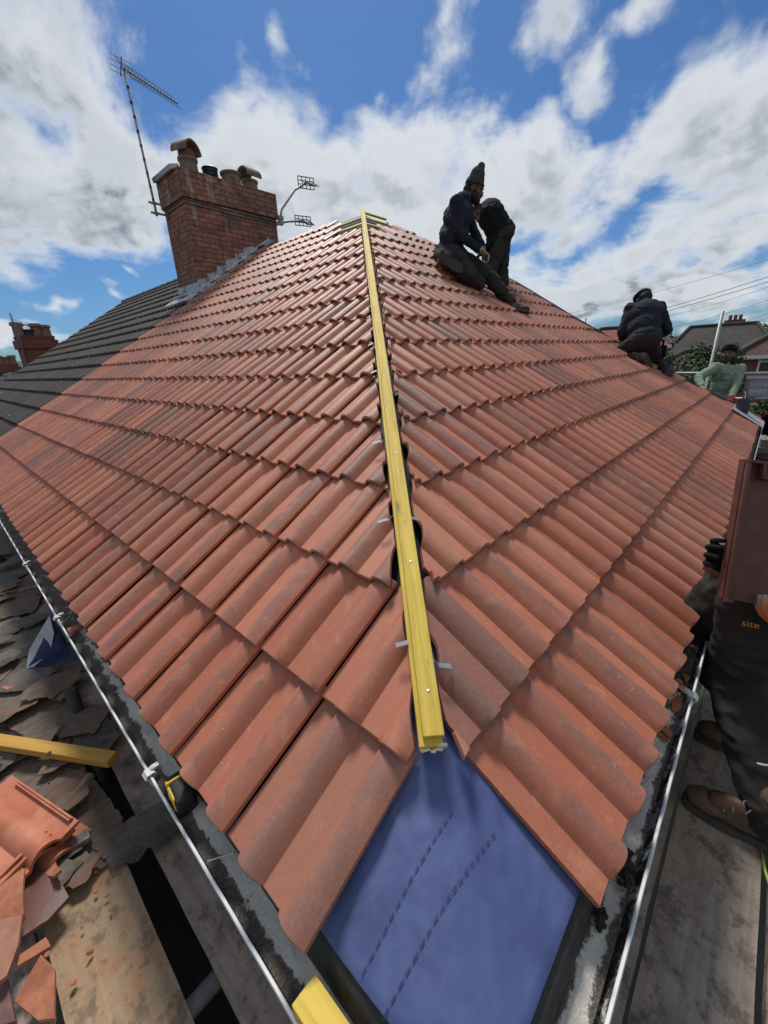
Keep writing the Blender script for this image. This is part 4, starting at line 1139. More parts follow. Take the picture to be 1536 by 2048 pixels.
# loose clay tiles, whole and broken
def flat_tile(name, label, origin, along, across, m, w=.30, ln=.42, up=None, clipf=None, thick=.013, parts=False, under=False):
    along = Vector(along).normalized(); across = Vector(across); across = (across - along*across.dot(along)).normalized(); up = across.cross(along).normalized()
    if up.z < 0: up = -up
    A = Acc()
    def P(a, b, h): return Vector(origin) + across*a + along*b + up*h
    rows = [0, .004, .02] + [.03+(ln-.03)*i/14 for i in range(15)]; base = 0; us = USTD; nu = len(us)
    bm = BM(); g = {}
    for k in (0, 1):
        for j, b in enumerate(rows):
            for i, u in enumerate(us):
                z, q = prof(u); g[k, j, i] = bm.verts.new(P(w*u, b, z - (thick if k else 0)))
    for j in range(len(rows)-1):
        for i in range(nu-1):
            bm.faces.new((g[0, j, i], g[0, j, i+1], g[0, j+1, i+1], g[0, j+1, i])); bm.faces.new((g[1, j, i], g[1, j+1, i], g[1, j+1, i+1], g[1, j, i+1]))
        bm.faces.new((g[0, j, 0], g[0, j+1, 0], g[1, j+1, 0], g[1, j, 0])); bm.faces.new((g[0, j, nu-1], g[1, j, nu-1], g[1, j+1, nu-1], g[0, j+1, nu-1]))
    for i in range(nu-1):
        bm.faces.new((g[0, 0, i], g[1, 0, i], g[1, 0, i+1], g[0, 0, i+1])); J = len(rows)-1
        bm.faces.new((g[0, J, i], g[0, J, i+1], g[1, J, i+1], g[1, J, i]))
    if clipf:
        for (co, no) in clipf:
            r = bmesh.ops.bisect_plane(bm, geom=list(bm.verts)+list(bm.edges)+list(bm.faces), plane_co=co, plane_no=no, clear_outer=True)
            ed = [e for e in r['geom_cut'] if isinstance(e, bmesh.types.BMEdge)]
            try: bmesh.ops.edgenet_fill(bm, edges=ed)
            except Exception: pass
    c = sum((v.co for v in bm.verts), Vector())/len(bm.verts)
    # interlocking ribs on the head and nibs
    if parts:
        for bb in (ln-.035, ln-.06): box(bm, P(w*.46, bb, .012), (w*.5, .010, .014), axes(across, along, up))
        for uu in (.02, .045): box(bm, P(w*uu, ln*.55, .007), (.005, ln*.8, .010), axes(across, along, up))
    o = obj(name, bm, m, None, 40, base=c); meta(o, label, 'roof tile', 'loose roof tiles on the left boards'); return o
# the clean salmon tile at the left edge lies with its head towards the lower right
o0 = onZ(30, 1535, DECK+.14)
tl0 = onZ(28, 1553, DECK+.12); tl1 = onZ(155, 1640, DECK+.12); tl2 = onZ(0, 1740, DECK+.10)
al = (tl1-tl0).normalized(); ac = (tl2-tl1)
ac = ac - al*ac.dot(al); ac.normalize()
flat_tile('roof_tile', 'clean salmon-coloured tile with interlocking ribs, top of the stack at the left edge', tl1-al*.415, al, ac, M_CLAY, parts=True)
flat_tile('roof_tile', 'second salmon tile down, just under the clean one at the left edge', tl1-al*.43-Vector((0, 0, .03)), al+ac*.03, ac, M_CLAY)
flat_tile('roof_tile', 'lowest salmon tile in the stack at the left edge', tl1-al*.40-Vector((0, 0, .06)), al-ac*.04, ac, M_CLAY)
random.seed(5)
def shard(label, px, z, m, th=.013, seed=0, tilt=0, wavy=.0):
    poly = [Vector(onZ(x, y, DECK+z)) for x, y in px]; c = sum(poly, Vector())/len(poly)
    bm = BM(); f = bm.faces.new([bm.verts.new(p) for p in poly]); bmesh.ops.triangulate(bm, faces=[f])
    for _ in range(3): bmesh.ops.subdivide_edges(bm, edges=[e for e in bm.edges if e.calc_length() > .02], cuts=1); bmesh.ops.triangulate(bm, faces=bm.faces)
    ax = Vector((math.cos(seed*1.3), math.sin(seed*1.3), 0))
    for v in bm.verts:
        t = (v.co-c).dot(ax); v.co.z += wavy*abs(math.sin(t*21+seed)) + tilt*t + .002*noise.noise(v.co*60)
    bmesh.ops.solidify(bm, geom=list(bm.faces), thickness=th)
    meta(obj('tile_shard', bm, m, None, 40, base=c), label, 'tile shard', 'broken tile pieces at the left edge')
shard('dull purple-brown rounded shard, largest of the broken tiles', [(58, 1755), (90, 1752), (125, 1770), (141, 1800), (100, 1850), (40, 1890), (36, 1800)], .055, simple('purple_clay', (.165, .075, .056), (.125, .056, .045), 10, .55), seed=2, wavy=.012)
shard('long red shard with raised ribs at the left edge', [(0, 1760), (45, 1738), (55, 1750), (50, 1830), (20, 1900), (0, 1930)], .085, M_TILE if False else M_CLAYC, seed=1, wavy=.014, tilt=.1)
shard('pale orange-brown shard at the left edge below the ribbed one', [(0, 1850), (48, 1835), (42, 1900), (20, 1960), (0, 1975)], .10, simple('tan_clay', (.37, .17, .10), (.28, .12, .075), 12, .6), seed=4, wavy=.01)
shard('triangular orange shard with a nib, near the bottom of the heap', [(35, 2010), (92, 1925), (114, 1945), (112, 2040), (80, 2046)], .05, M_CLAYC, seed=6, wavy=.012, tilt=.2)
shard('narrow brown shard lying across the heap', [(34, 1925), (95, 1880), (105, 1897), (40, 1940)], .07, M_CLAYC, seed=7, wavy=.006)
shard('small upright red shard beside the grey timber', [(70, 1735), (100, 1690), (118, 1740), (135, 1765), (118, 1772)], .06, M_CLAYC, seed=9, wavy=.01, tilt=.6)
shard('brown shard at the bottom left corner of the photo', [(0, 1990), (18, 1960), (36, 2048), (0, 2060)], .06, simple('purple_clay', (.2, .1, .08), (.1, .05, .04), 10), seed=11, wavy=.008)
for i in range(30):
    p = onZ(random.uniform(60, 260), random.uniform(1690, 1990), DECK) if i < 16 else Vector((random.uniform(-.62, -.35), random.uniform(1.2, 3.5), 0)); p.z = DECK+.022
    bm = BM(); ell(bm, p, [random.uniform(.004, .012), random.uniform(.003, .007), .003], Euler((random.random(), random.random(), random.random()*3)).to_matrix())
    for v in bm.verts: v.co += Vector((noise.noise(v.co*200), noise.noise(v.co*190), 0))*.004
    meta(obj('clay_chip', bm, M_CLAYC, None, base=p), 'small red clay chip on the left boards', 'chip', 'clay chips strewn on the left boards')
ch = onZ(48, 1378, DECK+.03)
shard('lone orange-red chip on brown felt near the left edge', [(4, 1378), (22, 1370), (34, 1374), (16, 1384)], .03, M_CLAYC, seed=13)
# tape measure in the left gutter
tz = GZ+.004; tq = onZ(366, 1592, tz); fx = (onZ(400, 1650, tz)-onZ(350, 1545, tz)).normalized(); fx.z = 0; fx.normalize()
fu = Vector((0, 0, 1)); fs = fu.cross(fx)
TM = thing('tape_measure', 'yellow and black tape measure lying in the left gutter', 'tape measure', tq)
mm3 = axes(fx, fs, fu)
bm = BM(); box(bm, tq+fu*.012, (.098, .050, .066), mm3, .014); o = obj('case', bm, M_RUB, TM, 60)
bm = BM(); box(bm, tq+fu*.018-fs*.021-fx*.004, (.072, .013, .048), mm3, .005); obj('yellow_face', bm, M_YPL, TM, 60)
bm = BM(); box(bm, tq+fu*.016-fx*.022, (.006, .0535, .068), mm3, .002); obj('yellow_band', bm, M_YPL, TM, 60)
bm = BM(); box(bm, tq+fu*.016-fs*.0280-fx*.010, (.012, .002, .016), mm3); obj('label', bm, M_WHITE, TM)
# loose nails
def nail(label, a, b):
    bm = BM(); d = (b-a); tube(bm, [a, b], .0021, 8); lathe(bm, b, b+d.normalized()*.0015, [(0, .0045), (1, .0045)], 10); meta(obj('nail', bm, M_STEEL, None, base=a), label, 'nail', 'loose nails in the gutters')
nail('bright loose nail across the left gutter near the bottom', onZ(415, 1722, GZ+.006), onZ(468, 1706, GZ+.010))
nail('loose nail in the left gutter by the blue membrane scrap', onZ(122, 1246, GZ+.008), onZ(140, 1233, GZ+.012))
nail('loose nail in the right gutter beneath the held tile', onZ(1402, 1165, GZ+.0), onZ(1428, 1165, GZ+.004))
nail('loose nail standing in right gutter above the white lichen', onZ(1312, 1525, GZ-.01), onZ(1310, 1500, GZ+.012))
# tile chips and moss in the gutters
def gut_chip(label, px, z, m, name='clay_chip', cat='chip'):
    poly = [Vector(onZ(x, y, z)) for x, y in px]; bm = BM(); slab(bm, poly, .006, (0, 0, 1)); bmesh.ops.subdivide_edges(bm, edges=bm.edges, cuts=2)
    for v in bm.verts: v.co += Vector((noise.noise(v.co*90), noise.noise(v.co*90+Vector((4, 4, 4))), noise.noise(v.co*60)))*.004
    meta(obj(name, bm, m, None, 60, base=poly[0]), label, cat, 'clay chips in the right gutter')
zc2 = GZ-.004
gut_chip('long red tile sliver in the right gutter, highest of the chips', [(1337, 1352), (1350, 1356), (1374, 1374), (1366, 1384), (1352, 1368)], zc2, M_CLAYC)
gut_chip('red chip in the right gutter just above the bracket', [(1365, 1345), (1380, 1352), (1372, 1362)], zc2, M_CLAYC)
gut_chip('curved red tile sliver in the right gutter, lowest of the chips', [(1313, 1440), (1330, 1448), (1346, 1466), (1338, 1474), (1322, 1458)], zc2+.006, M_CLAYC)
gut_chip('thin red sliver beside the lowest curved one in the right gutter', [(1318, 1462), (1340, 1474), (1336, 1480), (1316, 1470)], zc2, M_CLAYC)
gut_chip('red crumbs of tile amid dark silt in the right gutter', [(1342, 1400), (1365, 1392), (1362, 1420), (1344, 1424)], zc2-.006, M_CLAYC)
s_ = onZ(150, 1255, GZ+.016)
gut_chip('red tile sliver sticking out over the left gutter', [(133, 1257), (160, 1246), (163, 1253), (138, 1266)], GZ+.018, M_CLAYC)
M_MOSS = simple('dark_moss', (.020, .020, .012), (.045, .042, .026), 60, .95, bs=.9, bd=.01)
bm = BM(); c0 = onZ(1250, 1735, GZ-.008)
for i in range(40): ell(bm, c0 + Vector((random.gauss(0, .018), random.gauss(0, .009), random.uniform(-.004, .010))), [random.uniform(.004, .009)]*3)
meta(obj('moss_clump', remesh(bm, .0025, 1, .003, 120), M_MOSS, None, 180, base=c0), 'dark clump of moss in the right gutter beside the last tile', 'moss')
bm = BM(); c0 = onZ(1200, 1838, GZ-.004)
for i in range(22): ell(bm, c0 + Vector((random.gauss(0, .014), random.gauss(0, .006), random.uniform(-.004, .006))), [random.uniform(.003, .007)]*3)
meta(obj('moss_clump', remesh(bm, .0025, 1, .003, 120), M_MOSS, None, 180, base=c0), 'smaller dark moss clump near the corner of the right gutter', 'moss')
# white screw lying on the left slope
wa, wb = onL(305, 1252, .038), onL(326, 1233, .038)
bm = BM(); tube(bm, [wa, wb], .0028, 8); meta(obj('peg', bm, M_WHITE, None, base=wa), 'thin white peg lying on the left red tiles', 'peg')

# ------------------------------------------------------------------ things on the right platform
def tilepile(label, px, py, n, rot, m):
    c = onZ(px, py, DECK); t = thing('tile_stack', label, 'tile stack', c)
    for i in range(n):
        bm = BM(); zz = c.z+.012+.032*i; R = Matrix.Rotation(rot+random.uniform(-.05, .05), 3, 'Z'); 
        vs = [[], []]
        for j in range(13):
            u = j/12; z = prof(u)[0]
            for k, e in enumerate((-.2, .2)): vs[k].append(c + R @ Vector((-.15+.3*u, e, 0)) + Vector((0, 0, zz-c.z+z)))
        a = [bm.verts.new(p) for p in vs[0]]; b = [bm.verts.new(p) for p in vs[1]]
        for j in range(12): bm.faces.new((a[j], a[j+1], b[j+1], b[j]))
        bmesh.ops.solidify(bm, geom=list(bm.faces), thickness=.012); obj('tile', bm, m, t, 40)
    return t
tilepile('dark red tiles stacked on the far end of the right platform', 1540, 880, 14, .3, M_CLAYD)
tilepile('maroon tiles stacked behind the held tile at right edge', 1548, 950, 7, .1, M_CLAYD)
bc = onZ(1524, 897, DECK+.1)
bm = BM(); box(bm, bc, (.44, .12, .10), None, .006); box(bm, bc+Vector((.05, .01, .103)), (.44, .12, .10), Euler((0, 0, .2)).to_matrix(), .006); meta(obj('concrete_block', bm, M_MORTAR, None, base=bc), 'grey blocks piled by the far right gutter', 'block')
cb = [onZ(1522, 1700, DECK+.006), onZ(1530, 1740, DECK+.006), onZ(1545, 1790, DECK+.006)]
bm = BM(); tube(bm, cb, .004, 8); meta(obj('plastic_strip', bm, simple('lime_tape', (.45, .48, .08), (.38, .42, .06), 20, .5), None, 180, base=cb[0]), 'yellow-green strip on the board at the right edge', 'strip')

# ------------------------------------------------------------------ houses, hedges and wires beyond
RX, FW = _r0.copy(), Vector((math.cos(YAW), math.sin(YAW), 0))
def roof_fn(c1, c2, c3):
    def fn(g, b):
        uv = g.n('ShaderNodeUVMap').outputs[0]; p = ob(g)
        bt = g.n('ShaderNodeTexBrick'); g.inp(bt.inputs[0], uv); bt.inputs['Scale'].default_value = 1; bt.inputs['Brick Width'].default_value = .3; bt.inputs['Row Height'].default_value = .30
        bt.inputs['Mortar Size'].default_value = .035; bt.inputs['Mortar Smooth'].default_value = .8; bt.inputs['Color1'].default_value = (*c1, 1); bt.inputs['Color2'].default_value = (*c2, 1); bt.inputs['Mortar'].default_value = (*c3, 1)
        c = g.mix(g.math('MULTIPLY', g.ss(g.noise(p, 1.1, 6, .65), .45, .65), .5), bt.outputs[0], tuple(x*1.5 for x in c1))
        g.inp(b.inputs['Base Color'], c); b.inputs['Roughness'].default_value = .85; bump(g, b, bt.outputs[1], -.8, .03)
    return fn
M_RF1 = mat('brown_red_far_roof', roof_fn((.115, .060, .045), (.085, .048, .038), (.035, .024, .02)))
M_RF2 = mat('grey_brown_far_roof', roof_fn((.060, .050, .044), (.048, .041, .037), (.022, .019, .017)))
M_RF3 = mat('red_far_roof', roof_fn((.25, .075, .045), (.20, .06, .038), (.10, .03, .02)))
def far_house(label, corner, w, d, eave, rise, roofm, wallm, wins=(), inset=None, chim=None, ang=-.65):
    ex = Matrix.Rotation(ang, 3, 'Z') @ RX; ey = Matrix.Rotation(ang, 3, 'Z') @ FW
    def P(u, v, z): return Vector((corner.x, corner.y, 0)) + ex*u + ey*v + Vector((0, 0, z))
    t = thing('house', label, 'house', P(w/2, d/2, GROUND)); m3 = axes(ex, ey, Vector((0, 0, 1)))
    bm = BM(); box(bm, P(w/2, d/2, (eave+GROUND)/2), (w, d, eave-GROUND), m3)
    me = bpy.data.meshes.new('w'); bm.to_mesh(me); bm.free(); ul = me.uv_layers.new(name='UVMap')
    for p in me.polygons:
        for li in p.loop_indices:
            q = me.vertices[me.loops[li].vertex_index].co - corner; ul.data[li].uv = (q.dot(ex)+q.dot(ey), q.z)
    obj('wall', me, wallm, t)
    o = .35; i = inset if inset is not None else d/2
    A = [P(-o, -o, eave-.05), P(w+o, -o, eave-.05), P(w+o, d+o, eave-.05), P(-o, d+o, eave-.05), P(i, d/2, eave+rise), P(w-i, d/2, eave+rise)]
    bm = BM(); vs = [bm.verts.new(p) for p in A]
    for f in ((0, 1, 5, 4), (1, 2, 5), (2, 3, 4, 5), (3, 0, 4), (3, 2, 1, 0)): bm.faces.new([vs[k] for k in f])
    bmesh.ops.recalc_face_normals(bm, faces=bm.faces); me = bpy.data.meshes.new('r'); bm.to_mesh(me); bm.free(); ul = me.uv_layers.new(name='UVMap')
    for p in me.polygons:
        h = Vector((0, 0, 1)).cross(p.normal); h = h.normalized() if h.length > 1e-4 else ex; s = p.normal.cross(h)
        for li in p.loop_indices:
            q = me.vertices[me.loops[li].vertex_index].co - A[0]; ul.data[li].uv = (q.dot(h), q.dot(s))
    r = obj('roof', me, roofm, t)
    bm = BM()
    for a, b in ((0, 4), (1, 5), (4, 5)): lathe(bm, A[a]+Vector((0, 0, .03)), A[b]+Vector((0, 0, .03)), [(0, .12), (1, .12)], 8)
    obj('ridge_tiles', bm, roofm if False else M_OLD, r)
    bm = BM(); box(bm, P(w/2, -o-.03, eave-.08), (w+2*o, .1, .14), m3); box(bm, P(w/2, -.02-o/2, eave-.17), (w+2*o, o, .03), m3); obj('gutter', bm, M_WHITE, t)
    for (u, z, ww, hh) in wins:
        bm = BM()
        for dx in (-ww/2, ww/2): box(bm, P(u+dx, -.03, z), (.09, .08, hh+.09), m3)
        for dz in (-hh/2, hh/2, hh*.18): box(bm, P(u, -.033, z+dz), (ww-.09, .08, .085), m3)
        f = obj('window', bm, M_WHITE, t); bm = BM(); box(bm, P(u, -.01, z), (ww, .04, hh), m3); obj('pane', bm, M_WIN, f)
        bm = BM(); box(bm, P(u, -.08, z-hh/2-.09), (ww+.2, .18, .08), m3); obj('sill', bm, M_WHITE, f)
    if chim:
        u, v, h, n = chim; bm = BM(); box(bm, P(u, v, eave+rise-.3+h/2), (.5+.25*n, .55, h+.6), m3); me = bpy.data.meshes.new('c'); bm.to_mesh(me); bm.free(); uvm(me); c = obj('chimney', me, M_BRICKF, t)
        for k in range(n): bm = BM(); q = P(u+(k-(n-1)/2)*.3, v, eave+rise+h); lathe(bm, q, q+Vector((0, 0, .35)), [(0, .12), (1, .1)], 10); obj('chimney_pot', bm, M_POTR, c)
    return t
c1 = at(1476, 712, 22); e1 = c1.z
far_house('red brick house with a brown hipped tile roof and white windows at the right edge', c1, 9.5, 7.0, e1, 2.5, M_RF1, M_BRICKF,
          wins=((1.25, at(1516, 728, 22).z, .62, .80), (1.1, e1-3.1, .9, 1.2), (4.2, e1-1.1, 1.6, 1.1)))
c2 = at(1322, 722, 31); e2 = c2.z
far_house('pale-walled house with a wide grey-brown hipped roof beyond the far hip', c2, 6.6, 7, e2, 2.35, M_RF2, M_RENDER, wins=((2.0, e2-1.0, 1.3, 1.1),), inset=1.3, chim=(4.0, 4.3, .35, 3))
c3 = at(1160, 692, 24)
far_house('house of which only a strip of bright red roof shows left of the crouching man', c3, 4.2, 4.5, c3.z-.15, 1.05, M_RF3, M_BRICKF, inset=.6)
c4 = at(1425, 700, 62)
far_house('distant house with a dark roof between the two nearer ones', c4, 9, 8, c4.z, 1.6, M_RF2, M_RENDER, inset=2.5, chim=(4.5, 4, .8, 1), ang=-.3)
c5 = at(1340, 728, 15)
far_house('low brown-roofed outbuilding behind the crouching man', c5, 1.4, 3, c5.z, .35, M_RF1, M_RENDER, inset=.3)
M_LEAF = {}
def leafm(nm, a, b_): return simple(nm, a, b_, 3, .7, bs=0, spec=.25)
ML1, ML2, ML3 = leafm('dark_leaf', (.030, .058, .018), (.055, .095, .028)), leafm('bright_leaf', (.10, .18, .03), (.07, .13, .025)), leafm('mid_leaf', (.05, .10, .026), (.075, .13, .035))
M_BARK = simple('bark', (.06, .045, .035), (.1, .08, .06), 20, .9)
def bush(name, label, cat, c, r, n, m, seed, group=None, leaf=.07):
    rnd = random.Random(seed); base = Vector((c.x, c.y, GROUND)); t = thing(name, label, cat, base, group)
    bm = BM(); tube(bm, [base, Vector((c.x+.05, c.y, (c.z+GROUND)/2)), Vector(c)], [.12, .09, .03], 8)
    for k in range(5):
        a = k*1.3; tube(bm, [Vector(c)-Vector((0, 0, r*.6)), Vector(c)+Vector((math.cos(a)*r*.6, math.sin(a)*r*.6, r*.3*math.sin(k)))], [.05, .015], 6)
    obj('trunk', bm, M_BARK, t, 180)
    cl = [(Vector((rnd.gauss(0, .42), rnd.gauss(0, .42), rnd.uniform(-.9, .62)))*r, rnd.uniform(.25, .5)*r) for _ in range(22)]
    vs, fs = [], []
    for i in range(n):
        q, rr = rnd.choice(cl); dv = Vector((rnd.gauss(0, 1), rnd.gauss(0, 1), rnd.gauss(0, 1))).normalized()
        p = Vector(c) + q + dv*rr*rnd.uniform(.6, 1.05)
        nn = (dv + Vector((rnd.gauss(0, .5), rnd.gauss(0, .5), rnd.gauss(.3, .5)))).normalized(); x, y, _ = frame(nn); s = leaf*rnd.uniform(.6, 1.3); k = len(vs)
        vs += [p-x*s*.5, p+y*s*.9-x*0, p+x*s*.5, p-y*s*.9]; fs.append((k, k+1, k+2, k+3))
    me = bpy.data.meshes.new('crown'); me.from_pydata(vs, [], fs); obj('crown', me, m, t)
bush('hedge_tree', 'dark green bushy tree behind the man in the green shirt', 'tree', at(1400, 752, 13), 1.05, 5200, ML1, 1)
bush('hedge_tree', 'dark tree just right of the crouching man, behind the rail', 'tree', at(1368, 772, 11), .75, 3600, ML1, 2)
bush('shrub', 'bright yellow-green shrub under the guard rail', 'shrub', at(1388, 772, 8.6), .30, 2200, ML2, 3, leaf=.05)
bush('shrub', 'green shrub at the right edge below the banner', 'shrub', at(1538, 832, 8.6), .42, 2600, ML3, 4, leaf=.05)
bush('hedge_tree', 'dark tree trees behind the shoulder of the man in green'.replace('tree trees', 'green tree'), 'tree', at(1432, 735, 15), .75, 3200, ML1, 5)
for i, (x, y, r, dd) in enumerate(((1465, 686, 5, 120), (1490, 680, 6, 140), (1510, 684, 6, 130), (1478, 690, 4, 100), (1330, 700, 3, 70), (1440, 690, 5, 120))):
    bush('far_tree', 'distant green tree on the rise between the house roofs', 'tree', at(x, y, dd), r, 1500, ML3, 20+i, 'distant trees between the roofs', leaf=.5)
bush('hedge_tree', 'dark tree at the left edge below the far chimneys', 'tree', at(2, 762, 30), 1.1, 2500, ML1, 40)
WIRES = [((1140, 627), (1545, 517), 'topmost overhead wire, faint and alone'), ((1178, 657), (1545, 551), 'thick overhead wire, second from the top'), ((1182, 660), (1545, 561), 'overhead wire close beneath the thick one'),
         ((1328, 634), (1545, 571), 'thin overhead wire leaving the head-height of the crouching man'), ((1330, 658), (1545, 597), 'faint overhead wire behind the tall upright'), ((1400, 667), (1545, 624), 'upper of the lowest pair of overhead wires'), ((1404, 671), (1545, 633), 'lowest of all overhead wires')]
for i, (a, b, lab) in enumerate(WIRES):
    p, q = at(*a, 34), at(*b, 22); mid = [p.lerp(q, k/12) - Vector((0, 0, .12*4*(k/12)*(1-k/12))) for k in range(-3, 16)]
    bm = BM(); tube(bm, mid, .016 if i in (1, 2) else .009, 5); meta(obj('overhead_wire', bm, M_BLK, None, 180, base=p), lab, 'wire')
# banner tied to the rails, its print seen mirrored from the back
def text_mesh(s, size, ext=0.0, align='LEFT'):
    c = bpy.data.curves.new('t', 'FONT'); c.body = s; c.size = size; c.extrude = ext; c.align_x = align
    o = bpy.data.objects.new('t', c); COL.objects.link(o); dg = bpy.context.evaluated_depsgraph_get()
    me = bpy.data.meshes.new_from_object(o.evaluated_get(dg)); bpy.data.objects.remove(o); return me
tl, bl = at(1493, 752, 6.88), at(1484, 797, 6.88); dv = bl-tl; ax = (at(1600, 751, 6.7)-tl).normalized(); down = dv
bm = BM(); g = {}
for i in range(25):
    for j in range(9): g[i, j] = bm.verts.new(tl + ax*(1.9*i/24) + down*(j/8) + FW*(.015*math.sin(i*1.1+j*.3)*math.sin(math.pi*j/8)))
for i in range(24):
    for j in range(8): bm.faces.new((g[i, j], g[i+1, j], g[i+1, j+1], g[i, j+1]))
bmesh.ops.solidify(bm, geom=list(bm.faces), thickness=.002)
BN = obj('banner', bm, M_BANNER, None, 180, base=tl); meta(BN, 'grey banner on the scaffold rails with pale mirror-image print', 'banner')
upv = -down.normalized(); nb = ax.cross(upv).normalized(); nb = nb if nb.dot(CAM-tl) > 0 else -nb
for (s, px, py, sz, bold) in (('FREE', 1506, 766, .050, 0), ('QUOTES', 1499, 774, .075, 0), ('3848', 1494.5, 788.5, .115, .004)):
    me = text_mesh(s, sz); wmax = max(v.co.x for v in me.vertices)
    o_ = at(px, py, 6.86) + nb*.03
    me.transform(Matrix.Scale(1.0, 4))
    for v in me.vertices: v.co = o_ + ax*((wmax-v.co.x)*1.15) + upv*v.co.y
    if not me.polygons: continue
    obj('printed_line', me, M_BTEXT, BN)
bm = BM(); slab(bm, [tl, tl+ax*1.9, tl+ax*1.9+down*.14, tl+down*.14], .003, nb); [setattr(v, 'co', v.co+nb*.02) for v in bm.verts]; obj('hem', bm, simple('banner_hem', (.58, .57, .60), (.5, .49, .52), 6, .8), BN)

# ------------------------------------------------------------------ people
def ik(a, c, l1, l2, pole):
    a, c = Vector(a), Vector(c); d = c-a; D = min(d.length, (l1+l2)*.999); u = d.normalized()
    x = (l1*l1-l2*l2+D*D)/(2*D); h = math.sqrt(max(l1*l1-x*x, 0)); p = Vector(pole); p = (p-u*p.dot(u)).normalized()
    return a+u*x+p*h, a+u*D
def head(bm, c, f, u, s=1.0):
    f = Vector(f).normalized(); u = Vector(u); u = (u-f*u.dot(f)).normalized(); r = f.cross(u); m3 = axes(r, f, u)
    E = lambda x, y, z, rx, ry, rz: ell(bm, c + r*x*s + f*y*s + u*z*s, (rx*s, ry*s, rz*s), m3)
    E(0, -.012, .03, .076, .096, .086); E(0, .022, -.03, .064, .070, .085); E(0, .050, -.085, .038, .036, .026)
    E(0, .078, .025, .050, .018, .012); E(0, .094, -.020, .013, .016, .026); E(0, .104, -.034, .017, .013, .011)
    E(0, .084, -.064, .026, .012, .006); E(0, .082, -.074, .022, .012, .007)
    for sx in (-1, 1): E(sx*.078, -.006, -.012, .010, .022, .033); E(sx*.045, .062, -.028, .022, .020, .018)
    return r, f, u, m3
def hand_geo(bm, wrist, dirn, nrm, thumb, curl=.5, s=1.0):
    """palm, four unequal bent fingers and a thumb; dirn along the fingers, nrm out of the palm, thumb towards the thumb side"""
    d = Vector(dirn).normalized(); n = Vector(nrm); n = (n-d*n.dot(d)).normalized(); t = d.cross(n); t = t if t.dot(Vector(thumb)) > 0 else -t
    P = lambda a, b, c: Vector(wrist) + d*a*s + t*b*s + n*c*s
    cap(bm, P(-.03, 0, 0), P(.02, 0, 0), .027*s, .028*s); ell(bm, P(.05, 0, 0), (.042*s, .050*s, .017*s), axes(t, d, n))
    for k, (off, ln) in enumerate(((.030, .070), (.010, .080), (-.011, .074), (-.031, .058))):
        a = P(.088-.004*abs(k-1), off, .0); ang = 0; p = a; r = .0092*s
        for q, part in enumerate((.45, .32, .23)):
            ang += curl*(.75, .9, .6)[q]; e = p + (d*math.cos(ang) + n*math.sin(ang))*ln*part*s + t*(off*.08)*s
            cap(bm, p, e, r, r*.92, 10); p = e; r *= .92
    a = P(.018, .030, .006); b = a + (d*.55+t*.75+n*.35).normalized()*.036*s; e = b + (d*.9+t*.15+n*(.2+curl*.5)).normalized()*.032*s
    cap(bm, a, b, .0125*s, .0108*s, 10); cap(bm, b, e, .0108*s, .009*s, 10)
def boot_geo(bm, ankle, toe, up, s=1.0):
    """upper and toe-cap of a work boot; toe is the tip, sole plane perpendicular to up"""
    up = Vector(up).normalized(); f = (Vector(toe)-Vector(ankle)); f = (f-up*f.dot(up)).normalized(); r = f.cross(up); m3 = axes(r, f, up); A = Vector(ankle)
    P = lambda x, y, z: A + r*x*s + f*y*s + up*z*s
    cap(bm, P(0, -.01, .07), P(0, -.018, -.02), .050*s, .046*s); ell(bm, P(0, -.025, -.055), (.040*s, .052*s, .040*s), m3)
    cap(bm, P(0, .02, -.03), P(0, .105, -.055), .043*s, .036*s); ell(bm, P(.003, .145, -.060), (.047*s, .066*s, .032*s), m3); ell(bm, P(0, .06, -.062), (.040*s, .09*s, .030*s), m3)
def sole_geo(bm, ankle, toe, up, s=1.0):
    up = Vector(up).normalized(); f = (Vector(toe)-Vector(ankle)); f = (f-up*f.dot(up)).normalized(); r = f.cross(up); A = Vector(ankle); n = 26; out = []
    for i in range(n):
        a = 2*math.pi*i/n; y = .062+.150*math.cos(a); w = (.048 if y > .08 else .041) * (abs(math.sin(a))**.62)*(1 if math.sin(a) > 0 else -1); out.append(A + r*w*s + f*y*s - up*.080*s)
    slab(bm, out, .026*s, up); box(bm, A+f*-.045*s-up*.112*s, (.074*s, .075*s, .018*s), axes(r, f, up), .004)
